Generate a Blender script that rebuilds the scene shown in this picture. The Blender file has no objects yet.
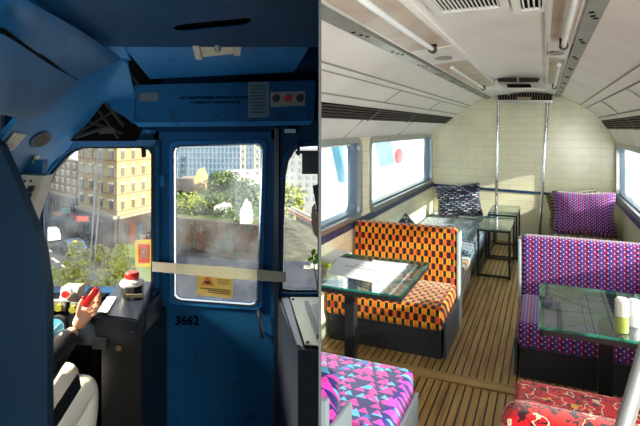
import bpy, bmesh, math, random
from mathutils import Vector, Matrix, Euler
random.seed(7)
PI = math.pi
C = bpy.context.scene.collection

# ------------------------------------------------------------------ camera, world, sun, exposure
F = 500.0                    # focal length in pixels of the 640 px wide frame
HC = 1.863                   # eye height
cam = bpy.data.objects.new('camera', bpy.data.cameras.new('camera'))
C.objects.link(cam)
cam.location = (0, 0, HC); cam.rotation_euler = (PI/2, 0, 0)
cam.data.sensor_width = 36; cam.data.lens = F*36/640; cam.data.shift_y = -85/640
cam.data.clip_start = 0.05; cam.data.clip_end = 1000
bpy.context.scene.camera = cam

W = bpy.data.worlds.new('sky'); bpy.context.scene.world = W; W.use_nodes = True
W.node_tree.nodes['Background'].inputs[0].default_value = (0.86, 0.94, 1.0, 1)
W.node_tree.nodes['Background'].inputs[1].default_value = 1.7

sd = bpy.data.lights.new('sun', 'SUN'); sd.energy = 15.0; sd.angle = 0.01; sd.color = (1.0, 0.9, 0.72)
sun = bpy.data.objects.new('sun', sd); C.objects.link(sun); sun.location = (20, -20, 30)
sun.rotation_euler = Vector((-0.83, 0.60, -0.335)).to_track_quat('-Z', 'Y').to_euler()

def area(name, loc, aim, sx, sy, power, col=(1, 1, 1), spread=180):
    d = bpy.data.lights.new(name, 'AREA'); d.shape = 'RECTANGLE'; d.size = sx; d.size_y = sy; d.energy = power; d.color = col; d.spread = math.radians(spread)
    o = bpy.data.objects.new(name, d); C.objects.link(o); o.location = loc
    o.rotation_euler = (Vector(aim)-Vector(loc)).to_track_quat('-Z', 'Y').to_euler()
    return o
area('daylight_cab_side_window', (-2.45, 2.68, 1.75), (-1.27, 2.60, 0.50), 0.6, 0.45, 62, (1, 0.88, 0.68), 60)
area('cab_ceiling_fill', (-0.95, -0.6, 0.9), (-0.9, 2.2, 2.5), 1.2, 0.8, 12, (0.8, 0.92, 1))  # added fill lamp before the closed rear wall, lifts the cab ceiling
area('carriage_rear_fill', (0.9, -0.9, 1.5), (0.9, 5, 1.5), 1.3, 1.6, 225, (1, 0.96, 0.88))  # added fill lamp behind the camera, brightens the carriage; no door stands there
area('daylight_right_windows', (3.55, 1.95, 1.75), (0.6, 3.2, 0.9), 2.6, 0.9, 100, (1, 0.97, 0.9))
vs = bpy.context.scene.view_settings
bpy.context.scene.display_settings.display_device = 'sRGB'
vs.view_transform = 'Standard'; vs.look = 'None'; vs.gamma = 1; vs.use_curve_mapping = False
vs.exposure = 0.0

# ------------------------------------------------------------------ frames
TH = math.atan(225/500); SC = 1.15
ROOM = Matrix.Rotation(-TH, 4, 'Z') @ Matrix.Scale(SC, 4)      # carriage coordinates: across, along, up
ROT = Matrix.Rotation(-TH, 4, 'Z')
ID = Matrix.Identity(4)
def L(px, py, Y):            # point of the cab seen at that place at distance Y
    return Vector(((px-320)*Y/F, Y, HC-(py-128)*Y/F))
def XZ(px, py, Y):
    return ((px-320)*Y/F, HC-(py-128)*Y/F)

# ------------------------------------------------------------------ node language
class S:
    def __init__(s, t, k): s.t = t; s.k = k
    def _b(s, o, op, rev=False):
        n = s.t.nodes.new('ShaderNodeMath'); n.operation = op
        a, b = (o, s) if rev else (s, o)
        for i, v in enumerate((a, b)):
            if isinstance(v, S): s.t.links.new(v.k, n.inputs[i])
            else: n.inputs[i].default_value = v
        return S(s.t, n.outputs[0])
    def __add__(s, o): return s._b(o, 'ADD')
    __radd__ = __add__
    def __sub__(s, o): return s._b(o, 'SUBTRACT')
    def __rsub__(s, o): return s._b(o, 'SUBTRACT', True)
    def __mul__(s, o): return s._b(o, 'MULTIPLY')
    __rmul__ = __mul__
    def __truediv__(s, o): return s._b(o, 'DIVIDE')
    def __lt__(s, o): return s._b(o, 'LESS_THAN')
    def __gt__(s, o): return s._b(o, 'GREATER_THAN')
    def min(s, o): return s._b(o, 'MINIMUM')
    def max(s, o): return s._b(o, 'MAXIMUM')
    def mod(s, o): return s._b(o, 'FLOORED_MODULO')
    def floor(s): return s._b(0, 'FLOOR')
    def fract(s): return s._b(0, 'FRACT')
    def abs(s): return s._b(0, 'ABSOLUTE')
    def sin(s): return s._b(0, 'SINE')
    def is_(s, v): return (s-v).abs() < 0.25

class M:
    """material builder"""
    def __init__(s, name, col=(.8, .8, .8), rough=.5, metal=0, spec=.5):
        s.m = bpy.data.materials.new(name); s.m.use_nodes = True; s.t = s.m.node_tree
        s.p = s.t.nodes['Principled BSDF']; s.col = tuple(col)+(1,)
        s.p.inputs['Base Color'].default_value = s.col
        s.p.inputs['Roughness'].default_value = rough; s.p.inputs['Metallic'].default_value = metal
        s.p.inputs['Specular IOR Level'].default_value = spec
        s.cur = None
    def co(s, kind='Object'):
        n = s.t.nodes.new('ShaderNodeTexCoord'); x = s.t.nodes.new('ShaderNodeSeparateXYZ')
        s.t.links.new(n.outputs[kind], x.inputs[0]); s.vec = n.outputs[kind]
        return [S(s.t, x.outputs[i]) for i in range(3)]
    def comb(s, x, y, z=0):
        n = s.t.nodes.new('ShaderNodeCombineXYZ')
        for i, v in enumerate((x, y, z)):
            if isinstance(v, S): s.t.links.new(v.k, n.inputs[i])
            else: n.inputs[i].default_value = v
        return n.outputs[0]
    def noise(s, scale, detail=3, vec=None, rough=.5):
        n = s.t.nodes.new('ShaderNodeTexNoise'); n.inputs['Scale'].default_value = scale; n.inputs['Detail'].default_value = detail
        n.inputs['Roughness'].default_value = rough
        if vec is None:
            if not hasattr(s, 'vec'): s.co()
            vec = s.vec
        s.t.links.new(vec, n.inputs['Vector'])
        return S(s.t, n.outputs[0])
    def rnd(s, *v):
        n = s.t.nodes.new('ShaderNodeTexWhiteNoise'); n.noise_dimensions = '3D'
        s.t.links.new(s.comb(*v), n.inputs['Vector'])
        return S(s.t, n.outputs['Value'])
    def mix(s, fac, col):
        n = s.t.nodes.new('ShaderNodeMix'); n.data_type = 'RGBA'
        if isinstance(fac, S): s.t.links.new(fac.k, n.inputs[0])
        else: n.inputs[0].default_value = fac
        if s.cur is None: n.inputs[6].default_value = s.col
        else: s.t.links.new(s.cur, n.inputs[6])
        n.inputs[7].default_value = tuple(col)+(1,)
        s.cur = n.outputs[2]
        s.t.links.new(s.cur, s.p.inputs['Base Color'])
        return s
    def wear(s, col, scale=3, lo=.45, gain=3, amt=.6):
        n = s.noise(scale, 5)
        return s.mix(((n-lo)*gain).max(0).min(amt), col)
    def bump(s, h, strength=.3, dist=.01):
        n = s.t.nodes.new('ShaderNodeBump'); n.inputs['Strength'].default_value = strength; n.inputs['Distance'].default_value = dist
        s.t.links.new(h.k, n.inputs['Height']); s.t.links.new(n.outputs[0], s.p.inputs['Normal'])
        return s
def plain(name, col, rough=.5, metal=0, spec=.5, wear=None, sc=4, amt=.4):
    m = M(name, col, rough, metal, spec)
    m.wear(wear if wear else [c*.8 for c in col], sc, .45, 3, amt)
    return m.m
def glass(name, tint=(1, 1, 1), gloss=.08, haze=0, hazecol=(.9, .92, .9), hz_scale=6, rough=.02):
    m = bpy.data.materials.new(name); m.use_nodes = True; t = m.node_tree; t.nodes.clear()
    out = t.nodes.new('ShaderNodeOutputMaterial'); tr = t.nodes.new('ShaderNodeBsdfTransparent'); gl = t.nodes.new('ShaderNodeBsdfGlossy')
    tr.inputs[0].default_value = tuple(tint)+(1,); gl.inputs['Roughness'].default_value = rough
    mx = t.nodes.new('ShaderNodeMixShader'); mx.inputs[0].default_value = gloss
    if gloss > .2:
        lw = t.nodes.new('ShaderNodeLayerWeight'); pw = t.nodes.new('ShaderNodeMath'); pw.operation = 'POWER'; pw.inputs[1].default_value = 2.6
        mm = t.nodes.new('ShaderNodeMath'); mm.operation = 'MULTIPLY_ADD'; mm.inputs[1].default_value = .75; mm.inputs[2].default_value = gloss*.3
        lw.inputs['Blend'].default_value = .5
        t.links.new(lw.outputs['Facing'], pw.inputs[0]); t.links.new(pw.outputs[0], mm.inputs[0]); t.links.new(mm.outputs[0], mx.inputs[0])
    t.links.new(tr.outputs[0], mx.inputs[1]); t.links.new(gl.outputs[0], mx.inputs[2])
    last = mx
    if haze:
        tl = t.nodes.new('ShaderNodeBsdfTranslucent'); tl.inputs[0].default_value = tuple(hazecol)+(1,)
        m2 = t.nodes.new('ShaderNodeMixShader'); nz = t.nodes.new('ShaderNodeTexNoise'); nz.inputs['Scale'].default_value = hz_scale
        nz.inputs['Detail'].default_value = 6
        co = t.nodes.new('ShaderNodeTexCoord'); t.links.new(co.outputs['Object'], nz.inputs['Vector'])
        k0 = t.nodes.new('ShaderNodeMath'); k0.operation = 'SUBTRACT'; k0.inputs[1].default_value = .36; k0.use_clamp = True; t.links.new(nz.outputs[0], k0.inputs[0])
        k = t.nodes.new('ShaderNodeMath'); k.operation = 'MULTIPLY'; k.inputs[1].default_value = haze*7
        t.links.new(k0.outputs[0], k.inputs[0]); t.links.new(k.outputs[0], m2.inputs[0])
        t.links.new(mx.outputs[0], m2.inputs[1]); t.links.new(tl.outputs[0], m2.inputs[2]); last = m2
    t.links.new(last.outputs[0], out.inputs[0])
    return m

# ------------------------------------------------------------------ geometry helpers
def box(bm, x0, x1, y0, y1, z0, z1, r=0, seg=2):
    b = bmesh.new(); bmesh.ops.create_cube(b, size=1)
    for v in b.verts:
        v.co = Vector(((x0+x1)/2+v.co.x*(x1-x0), (y0+y1)/2+v.co.y*(y1-y0), (z0+z1)/2+v.co.z*(z1-z0)))
    if r: bmesh.ops.bevel(b, geom=b.edges[:], offset=r, segments=seg, profile=.6, affect='EDGES')
    merge(bm, b); return bm
def merge(bm, b, mat=None):
    if mat is not None: b.transform(mat)
    me = bpy.data.meshes.new('tmp'); b.to_mesh(me); bm.from_mesh(me); bpy.data.meshes.remove(me); b.free()
def B(*a, **k): return box(bmesh.new(), *a, **k)
def tube(bm, p, q, r, r2=None, n=12):
    p, q = Vector(p), Vector(q); d = q-p
    b = bmesh.new(); bmesh.ops.create_cone(b, cap_ends=True, segments=n, radius1=r, radius2=r if r2 is None else r2, depth=d.length)
    merge(bm, b, Matrix.Translation((p+q)/2) @ d.to_track_quat('Z', 'Y').to_matrix().to_4x4()); return bm
def bar(bm, p, q, w, h, up=(0, 0, 1)):
    p, q = Vector(p), Vector(q); d = (q-p); y = d.normalized(); x = y.cross(Vector(up)).normalized(); z = x.cross(y)
    b = bmesh.new(); bmesh.ops.create_cube(b, size=1)
    R = Matrix((x, y, z)).transposed().to_4x4()
    merge(bm, b, Matrix.Translation((p+q)/2) @ R @ Matrix.Diagonal((w, d.length, h, 1))); return bm
def prism(bm, pts, d):
    """polygon pts (3D, planar-ish) given thickness along vector d"""
    d = Vector(d); a = [bm.verts.new(Vector(p)) for p in pts]; b = [bm.verts.new(Vector(p)+d) for p in pts]
    bm.faces.new(a); bm.faces.new(b[::-1]); n = len(pts)
    for i in range(n): bm.faces.new((a[i], b[i], b[(i+1) % n], a[(i+1) % n]))
    return bm
def rrect(x0, x1, z0, z1, r, n=5):
    out = []
    for cx, cz, a in ((x1-r, z1-r, 0), (x0+r, z1-r, 90), (x0+r, z0+r, 180), (x1-r, z0+r, 270)):
        for i in range(n+1):
            t = math.radians(a+90*i/n); out.append((cx+r*math.cos(t), cz+r*math.sin(t)))
    return out
def ring(bm, outer, inner, f, d):
    """frame between two loops of equal count; f maps 2D to 3D; thickness d"""
    d = Vector(d); n = len(outer)
    A = [bm.verts.new(Vector(f(*p))) for p in outer]; Bv = [bm.verts.new(Vector(f(*p))) for p in inner]
    A2 = [bm.verts.new(v.co+d) for v in A]; B2 = [bm.verts.new(v.co+d) for v in Bv]
    for i in range(n):
        j = (i+1) % n
        bm.faces.new((A[i], A[j], Bv[j], Bv[i])); bm.faces.new((A2[i], B2[i], B2[j], A2[j]))
        bm.faces.new((A[i], A2[i], A2[j], A[j])); bm.faces.new((Bv[i], Bv[j], B2[j], B2[i]))
    return bm
def holed(bm, outline, holes, f, d):
    """flat panel with holes: outline and holes are 2D loops; triangulated and given thickness d"""
    b = bmesh.new(); ed = []
    for lp in [outline]+holes:
        vs_ = [b.verts.new((p[0], p[1], 0)) for p in lp]
        ed += [b.edges.new((vs_[i], vs_[(i+1) % len(vs_)])) for i in range(len(vs_))]
    bmesh.ops.triangle_fill(b, use_beauty=True, use_dissolve=False, edges=ed)
    r = bmesh.ops.extrude_face_region(b, geom=b.faces[:])
    nv = set(g for g in r['geom'] if isinstance(g, bmesh.types.BMVert))
    d = Vector(d)
    for v in b.verts:
        k = Vector(f(v.co.x, v.co.y)); v.co = k+d if v in nv else k
    merge(bm, b); return bm
def lathe(bm, prof, c=(0, 0, 0), n=24):
    c = Vector(c); rings = []
    for r, z in prof:
        rings.append([bm.verts.new(c+Vector((r*math.cos(2*PI*i/n), r*math.sin(2*PI*i/n), z))) for i in range(n)] if r > 1e-5 else [bm.verts.new(c+Vector((0, 0, z)))])
    for a, b in zip(rings, rings[1:]):
        for i in range(n):
            j = (i+1) % n
            if len(a) == 1 and len(b) == 1: continue
            if len(a) == 1: bm.faces.new((a[0], b[i], b[j]))
            elif len(b) == 1: bm.faces.new((a[i], a[j], b[0]))
            else: bm.faces.new((a[i], a[j], b[j], b[i]))
    return bm
def put(name, bm, mat, parent=None, frame=ID, smooth=False, clip=0, local=False):
    if parent is not None and parent.type == 'MESH': bpy.context.view_layer.update()
    if not local: bm.transform(frame)
    if clip:
        mw = ID if not local else parent.matrix_world
        b2 = bm
        if local: b2.transform(mw)
        bmesh.ops.bisect_plane(b2, geom=b2.verts[:]+b2.edges[:]+b2.faces[:], dist=1e-6, plane_co=(clip*.004, 0, 0), plane_no=(clip, 0, 0), clear_inner=True)
        op = [e for e in b2.edges if e.is_boundary and all(abs(v.co.x-clip*.004) < 1e-4 for v in e.verts)]
        if op: bmesh.ops.holes_fill(b2, edges=op, sides=0)
        if local: b2.transform(mw.inverted())
    org = None
    if not local:
        if parent is not None: bm.transform(parent.matrix_world.inverted())
        elif bm.verts:
            R = frame.to_3x3().normalized().to_4x4()
            xs = [v.co for v in bm.verts]
            c = Vector((sum(v.x for v in xs)/len(xs), sum(v.y for v in xs)/len(xs), min(v.z for v in xs)))
            org = Matrix.Translation(c) @ R; bm.transform(org.inverted())
    bmesh.ops.recalc_face_normals(bm, faces=bm.faces[:])
    me = bpy.data.meshes.new(name); bm.to_mesh(me); bm.free()
    me.materials.append(mat)
    if smooth:
        for p in me.polygons: p.use_smooth = True
        me.set_sharp_from_angle(angle=math.radians(smooth if smooth > 1 else 40))
    o = bpy.data.objects.new(name, me); C.objects.link(o)
    if parent is not None: o.parent = parent
    elif org is not None: o.matrix_world = org
    return o
def tag(o, label, cat, group=None, kind=None):
    o['label'] = label; o['category'] = cat
    if group: o['group'] = group
    if kind: o['kind'] = kind
    return o
def thing(name, label, cat, loc, frame=ID, rot=ID, group=None):
    o = bpy.data.objects.new(name, None); C.objects.link(o); o.empty_display_size = .05
    mw = Matrix.Translation(frame @ Vector(loc)) @ frame.to_3x3().normalized().to_4x4() @ rot
    o.matrix_world = mw
    o.location, q, _ = mw.decompose(); o.rotation_euler = q.to_euler()
    bpy.context.view_layer.update()
    return tag(o, label, cat, group)
def struct(name, bm, mat, frame=ID, **k):
    o = put(name, bm, mat, None, frame, **k); o['kind'] = 'structure'; return o
def text(name, body, size, mw, mat, parent, depth=.0006, align='CENTER', bold=0):
    cu = bpy.data.curves.new(name, 'FONT'); cu.body = body; cu.size = size; cu.extrude = depth; cu.align_x = align; cu.align_y = 'CENTER'
    cu.offset = bold; cu.resolution_u = 3
    t = bpy.data.objects.new('tmp', cu); C.objects.link(t)
    me = bpy.data.meshes.new_from_object(t.evaluated_get(bpy.context.evaluated_depsgraph_get()))
    bpy.data.objects.remove(t); bm = bmesh.new(); bm.from_mesh(me); bpy.data.meshes.remove(me)
    bm.transform(mw); return put(name, bm, mat, parent)
def facing(c, right=(1, 0, 0), up=(0, 0, 1)):       # text matrix: lies on a plane
    x = Vector(right).normalized(); z = x.cross(Vector(up)).normalized(); y = z.cross(x)
    m = Matrix((x, y, z)).transposed().to_4x4(); m.translation = Vector(c); return m

# ------------------------------------------------------------------ materials, carriage
cream = M('ceiling cream enamel', (.84, .80, .74), .35); cream.wear((.62, .57, .50), 1.3, .5, 2, .35)
MAT_CEIL = cream.m
def tiles(name, horiz):
    m = M(name, (.90, .84, .58), .2, 0, .5); x, y, z = m.co('Object')
    h = (x if horiz == 'x' else y)/.262; r = (z+.02)/.125
    row = r.floor(); hx = h+row.mod(2)*.5
    m.mix(m.rnd(hx.floor(), row)*.35, (.93, .90, .74))
    n = m.noise(.9, 3); m.mix(((n-.5)*3).max(0).min(.35), (.60, .54, .34))
    fx = hx.fract(); fz = r.fract()
    g = (fx < .014).max(fz < .035)
    m.mix(g*.6, (.42, .40, .29)); m.bump(1-g, .25, .003)
    return m.m
MAT_TILE_X = tiles('cream wall tiles', 'x'); MAT_TILE_Y = tiles('cream side wall tiles', 'y')
tr = M('navy border tile', (.010, .045, .13), .3); x, y, z = tr.co(); tr.mix((((x+y)/.26).fract() < .03)*.6, (.3, .3, .3)); MAT_TRIM = tr.m
lw_ = M('painted cream lower wall', (.70, .64, .46), .4); lw_.wear((.50, .44, .30), 2, .5, 3, .3); MAT_LOWER = lw_.m
def wood():
    m = M('worn floor slats', (.50, .27, .07), .45); x, y, z = m.co()
    q = x/.055; k = q.floor()
    m.mix(m.rnd(k, (y/1.9+m.rnd(k, 3)).floor())*.8, (.60, .37, .13))
    nz = m.noise(1, 5, m.comb(x*26, y*1.6)); m.mix(((nz-.45)*3).max(0).min(.7), (.16, .085, .03))
    nb = m.noise(1.2, 3); m.mix(((nb-.5)*3).max(0).min(.45), (.50, .36, .19))
    g = (q.fract() < .2); m.mix(g, (.018, .012, .008)); m.bump(1-g, .9, .008)
    return m.m
MAT_WOOD = wood()
bt = M('worn oak batten', (.55, .33, .12), .5); x, y, z = bt.co(); nz = bt.noise(1, 5, bt.comb(x*2, y*30, z*30)); bt.mix(((nz-.45)*3).max(0).min(.7), (.20, .11, .04)); MAT_BATTEN = bt.m
MAT_ALU = plain('brushed aluminium', (.42, .44, .43), .35, .8)
MAT_STRIP = plain('drab metal strip', (.25, .25, .20), .4, .3, wear=(.34, .36, .33))
MAT_REV = plain('blue grey window rubber', (.13, .19, .24), .4)
MAT_CHROME = plain('polished steel', (.62, .63, .64), .18, 1)
MAT_BLACK = plain('black enamel', (.012, .013, .014), .35)
MAT_BASE = plain('black bench base', (.022, .026, .034), .45, wear=(.04, .046, .056))
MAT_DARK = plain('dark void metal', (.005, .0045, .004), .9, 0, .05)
MAT_GRILLE = plain('brown grille', (.05, .035, .03), .5, .2)
MAT_WHITE = plain('white plastic', (.80, .79, .75), .35)
MAT_PANEL = plain('silver blue laminate', (.45, .56, .60), .3, .2)
MAT_TUBE = plain('unlit tube glass', (.85, .86, .86), .12)
MAT_BEIGE = plain('lamp trough beige', (.60, .51, .40), .4, wear=(.40, .26, .20))
MAT_PAPER = plain('paper', (.86, .88, .9), .7, wear=(.82, .85, .88))
MAT_INK = plain('ink', (.03, .03, .035), .6)
GL_WIN = glass('window pane', (.93, .98, 1), .06, .12, (.9, .96, 1), 2.0)
GL_TABLE = glass('table glass', (.86, .97, .95), .21, .06, (.6, .95, .9), 3)
GL_EDGE = glass('green glass edge', (.35, .8, .7), .25, .35, (.3, .8, .7), 9)

def fab(m, s=600):
    m.p.inputs['Roughness'].default_value = .92; m.p.inputs['Specular IOR Level'].default_value = .15
    m.p.inputs['Sheen Weight'].default_value = .25
    return m.m
def f_orange():
    m = M('orange moquette', (.82, .14, .008)); x, y, z = m.co(); w = y+z
    q = x/.070; c = q.floor(); f = q.fract(); h = w/.118
    A = (f < .40); Bc = (f > .5)*(f < .90); T1 = (f > .40)*(f < .5); T2 = (f > .90)
    hb = (h+.5).fract(); ha = h.fract()
    m.mix(m.rnd(c, (w/.059).floor())*.7, (.95, .30, .015))
    m.mix(Bc*(m.rnd(c, 5) < .3), (.55, .05, .008))
    m.mix(A*(ha > .5), (.020, .010, .012)); m.mix(Bc*(hb > .5), (.020, .010, .012))
    m.mix(T1, (.62, .42, .03)); m.mix(T1*(ha > .5), (.10, .08, .02)); m.mix(T2, (.40, .03, .006)); m.mix(T2*(hb > .5), (.75, .45, .02))
    return fab(m)
def f_purple():
    m = M('purple moquette', (.13, .03, .20)); x, y, z = m.co(); w = y+z
    q = x/.0235; c = q.floor(); fx = q.fract(); k = c.mod(3); r = w/.042+c.mod(2)*.5; fr = r.fract()
    m.mix(k.is_(0), (.34, .008, .04)); m.mix(k.is_(1), (.06, .045, .26))
    m.mix(k.is_(0)*(fr > .55), (.045, .008, .07)); m.mix(k.is_(2)*(fr < .3), (.30, .02, .14))
    m.mix((fx > .65)*(fr < .25), (.75, .55, .75))
    return fab(m)
def f_pink():
    m = M('navy moquette with pink and blue triangles', (.022, .018, .16)); x, y, z = m.co(); w = y+z
    def layer(sc, ox, oy, pr, sk):
        qy = w/(sc*.85)+oy; row = qy.floor(); qx = x/sc+ox+row*.37+(qy.fract()*sk)
        fx = qx.fract()-.5; fy = qy.fract()
        return (fx.abs() < (.86-fy)*.55)*(fy > .1), m.rnd(qx.floor(), row, oy)
    for sc, ox, oy, sk in ((.075, .3, 3.2, 0), (.105, 0, .1, 0), (.06, .5, 7.7, .25)):
        t, rn = layer(sc, ox, oy, 1, sk)
        m.mix(t*(rn < .40), (.82, .05, .42)); m.mix(t*(rn > .86), (.10, .48, .85)); m.mix(t*(rn > .80)*(rn < .86), (.02, .16, .62))
    return fab(m)
def f_red():
    m = M('red moquette with scribbles', (.72, .012, .018)); x, y, z = m.co(); v = m.comb(x, y, z)
    a = m.noise(9, 2); m.mix(((a-.52)*8).max(0).min(.8), (.85, .03, .02))
    b = m.noise(7, 4, m.comb(x+3, y, z)); m.mix(((b-.5).abs() < .012), (.03, .01, .02))
    c = m.noise(11, 3, m.comb(x, y+5, z)); m.mix(((c-.52).abs() < .012), (.02, .01, .02))
    d = m.noise(8, 3, m.comb(x, y+9, z)); m.mix(((d-.5).abs() < .010), (.85, .72, .5))
    e = m.noise(10, 4, m.comb(x+11, y, z)); m.mix((e > .66), (.9, .38, .05)); m.mix((e < .36), (.05, .01, .02))
    return fab(m)
def f_dash():
    m = M('navy cushion cloth with pale dashes', (.025, .03, .055)); x, y, z = m.co('Object'); w = y*.3+z
    n1 = m.noise(14, 3)
    r = (z+n1*.02)/.030; row = r.floor(); h = x/.10+row*.43; rn = m.rnd(h.floor(), row)
    t = (h.fract() < .45+rn*.3)*(r.fract() < .48)
    m.mix(t*(rn > .3), (.22, .25, .30)); m.mix(t*(rn < .15), (.40, .28, .34)); m.mix(t*(rn > .85), (.55, .58, .62))
    return fab(m)
def f_speck():
    m = M('slate moquette with blue specks', (.055, .09, .14)); a = m.noise(42, 1); m.mix(a > .53, (.30, .42, .52)); b = m.noise(34, 1, m.comb(*m.co())); m.mix(b < .42, (.015, .03, .06)); return fab(m)
def f_olive():
    m = M('olive cloth with black waves', (.20, .17, .045)); x, y, z = m.co(); m.mix(((z/.05+(x*90).sin()*.25).fract() < .45), (.02, .02, .015)); return fab(m)
def f_green():
    m = M('mustard and green moquette', (.42, .36, .08)); x, y, z = m.co(); w = y+z; q = x/.04; k = q.floor().mod(4)
    m.mix(k.is_(1), (.05, .06, .03)); m.mix(k.is_(3), (.28, .03, .02)); m.mix(k.is_(0)*((w/.04).fract() < .4), (.03, .04, .02)); return fab(m)
def f_leafy():
    m = M('dark cloth with green and violet leaves', (.04, .045, .09)); a = m.noise(22, 1); m.mix(a > .57, (.30, .45, .22)); m.mix(a < .42, (.22, .14, .36)); return fab(m)
def f_stripe():
    m = M('multicolour striped moquette', (.04, .06, .08)); x, y, z = m.co(); q = (z*1.0-y*.42)/.026; k = q.floor().mod(6)
    for i, c in enumerate(((.5, .12, .05), (.03, .05, .06), (.16, .42, .38), (.6, .55, .42), (.05, .1, .12), (.42, .2, .12))): m.mix(k.is_(i), c)
    return fab(m)
F_OR, F_PU, F_PI, F_RE, F_DA, F_SP, F_OL, F_GR, F_LE, F_ST = f_orange(), f_purple(), f_pink(), f_red(), f_dash(), f_speck(), f_olive(), f_green(), f_leafy(), f_stripe()

# ------------------------------------------------------------------ SETTING, carriage (right-hand room)
UL, UR, VB = -1.55, .85, 7.635
V0 = -1.2
struct('floor', B(UL-.05, UR+.05, V0, VB+.1, -.06, 0), MAT_WOOD, ROOM, clip=1)
# arched ceiling: inner profile, swept along the carriage
prof = [(-1.62, 1.46), (UL, 1.53), (-1.44, 1.62), (-1.36, 1.70), (-1.25, 1.785), (-1.20, 1.82), (-1.08, 1.90), (-.92, 1.995), (-.78, 2.06), (-.70, 2.075), (-.47, 2.095), (-.30, 2.115), (-.1, 2.11),
        (.013, 2.095), (.19, 2.06), (.33, 1.99), (.433, 1.932), (.56, 1.85), (.659, 1.754), (.69, 1.72), (.76, 1.62), (.80, 1.53), (UR, 1.435), (.90, 1.38)]
def sweep(pr, v0, v1, t):
    bm = bmesh.new()
    loop = [(u, z) for u, z in pr]+[(u*1.0+(.05 if u > 0 else -.05)*abs(u), z+t) for u, z in reversed(pr)]
    a = [bm.verts.new((u, v0, z)) for u, z in loop]; b = [bm.verts.new((u, v1, z)) for u, z in loop]; n = len(loop)
    for i in range(n): bm.faces.new((a[i], a[(i+1) % n], b[(i+1) % n], b[i]))
    k = len(pr)
    for q, s_ in ((a, 1), (b, -1)):
        for i in range(k-1): bm.faces.new((q[i], q[i+1], q[n-2-i], q[n-1-i]))
    return bm
struct('ceiling', sweep(prof, V0, VB+.02, .08), MAT_CEIL, ROOM, clip=1, smooth=30)
bm = B(UL-.1, UR+.1, VB, VB+.1, -.05, 2.3); struct('wall_back', bm, MAT_TILE_X, ROOM, clip=1)
# side walls with window holes (across position constant)
def yz(u): return lambda a, b: (u, a, b)
wl = [(1.65, 4.38), (4.60, 7.54)]; ZW0, ZW1 = .785, 1.535
hol = [rrect(a, b, ZW0, ZW1-.02, .12) for a, b in wl]
struct('wall_left', holed(bmesh.new(), [(V0, 0), (VB, 0), (VB, 1.56), (V0, 1.56)], hol, yz(UL), (-.10, 0, 0)), MAT_TILE_Y, ROOM, clip=1)
wr = [(-.9, 1.1), (1.4, 4.25), (4.5, 7.50)]; ZR0, ZR1 = .70, 1.42
hol = [rrect(a, b, ZR0, ZR1-.02, .12) for a, b in wr]
struct('wall_right', holed(bmesh.new(), [(V0, 0), (VB, 0), (VB, 1.47), (V0, 1.47)], hol, yz(UR), (.10, 0, 0)), MAT_LOWER, ROOM)
def window(n, a, b, z0, z1, u, sgn, clip):
    f = yz(u)
    o = struct('window_%d' % n, ring(bmesh.new(), rrect(a, b, z0, z1, .12, 6), rrect(a+.055, b-.055, z0+.055, z1-.05, .09, 6), yz(u+.012*sgn), (-.05*sgn, 0, 0)), MAT_ALU, ROOM, clip=clip, smooth=30)
    for nm, bm_, mt in (('window_reveal', ring(bmesh.new(), rrect(a+.05, b-.05, z0+.05, z1-.045, .09, 6), rrect(a+.075, b-.075, z0+.075, z1-.06, .08, 6), yz(u-.03*sgn), (-.08*sgn, 0, 0)), MAT_REV),
                        ('pane', prism(bmesh.new(), [(u-.08*sgn, p, q) for p, q in rrect(a+.07, b-.07, z0+.07, z1-.055, .08, 6)], (-.006*sgn, 0, 0)), GL_WIN)):
        put(nm, bm_, mt, o, ROOM, clip=clip)
    return o
k = 0
bpy.context.view_layer.update()
for a, b in wl:
    k += 1; w_ = window(k, a, b, ZW0, ZW1, UL, 1, 1)
for a, b in wr:
    k += 1; window(k, a, b, ZR0, ZR1, UR, -1, 0)
struct('trim_1', B(UL, UL+.012, 3.2, VB, .735, .80), MAT_TRIM, ROOM, clip=1)
struct('trim_2', B(UR-.012, UR, V0, VB, .635, .70), MAT_TRIM, ROOM)
bm = prism(bmesh.new(), [(UL, VB, .735), (UR, VB, .665), (UR, VB, .70), (UL, VB, .775)], (0, -.012, 0)); struct('trim_3', bm, MAT_TRIM, ROOM)
# grey cove below the vents has panel seams; seams of the ceiling panels as thin cover strips
seam = bmesh.new()
def onprof(u):
    for (a, za), (b, zb) in zip(prof, prof[1:]):
        if a <= u <= b: return za+(zb-za)*(u-a)/(b-a)
for u, wd in ((-1.045, .003), (-1.00, .005), (-1.19, .006), (.43, .003), (.50, .005), (.655, .007)):
    box(seam, u-wd, u+wd, V0, VB, onprof(u)-.006, onprof(u)+.01)
for v in (2.2, 3.9, 5.6):
    for us in ((-1.19, -1.045), (.50, .655), (-1.54, -1.37)):
        bar(seam, (us[0], v, onprof(us[0])), (us[1], v, onprof(us[1])), .005, .012)
struct('trim_4', seam, plain('seam shadow gap', (.30, .28, .24), .5), ROOM, clip=1)

# aluminium strips with screw holes
def strip(u, w, label):
    t = thing('ceiling_strip', label, 'metal strip', (u, 4, onprof(u)-.01), ROOM)
    bm = bmesh.new()
    box(bm, u-w, u+w, V0+.1, VB, onprof(u)-.022, onprof(u)+.02); put('rail', bm, MAT_STRIP, t, ROOM, clip=1)
    bm = bmesh.new()
    v = .9
    while v < VB:
        for dv, du in ((0, 0), (.05, w*.4), (-.07, -w*.3)): tube(bm, (u+du, v+dv, onprof(u)-.025), (u+du, v+dv, onprof(u)-.018), .010, n=8)
        v += .62
    put('bolt_holes', bm, MAT_DARK, t, ROOM, clip=1)
strip(-.76, .035, 'long drab metal strip with bolt holes along the left of the white ceiling')
strip(.165, .032, 'long drab metal strip with bolt holes along the right of the white ceiling')

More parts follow.
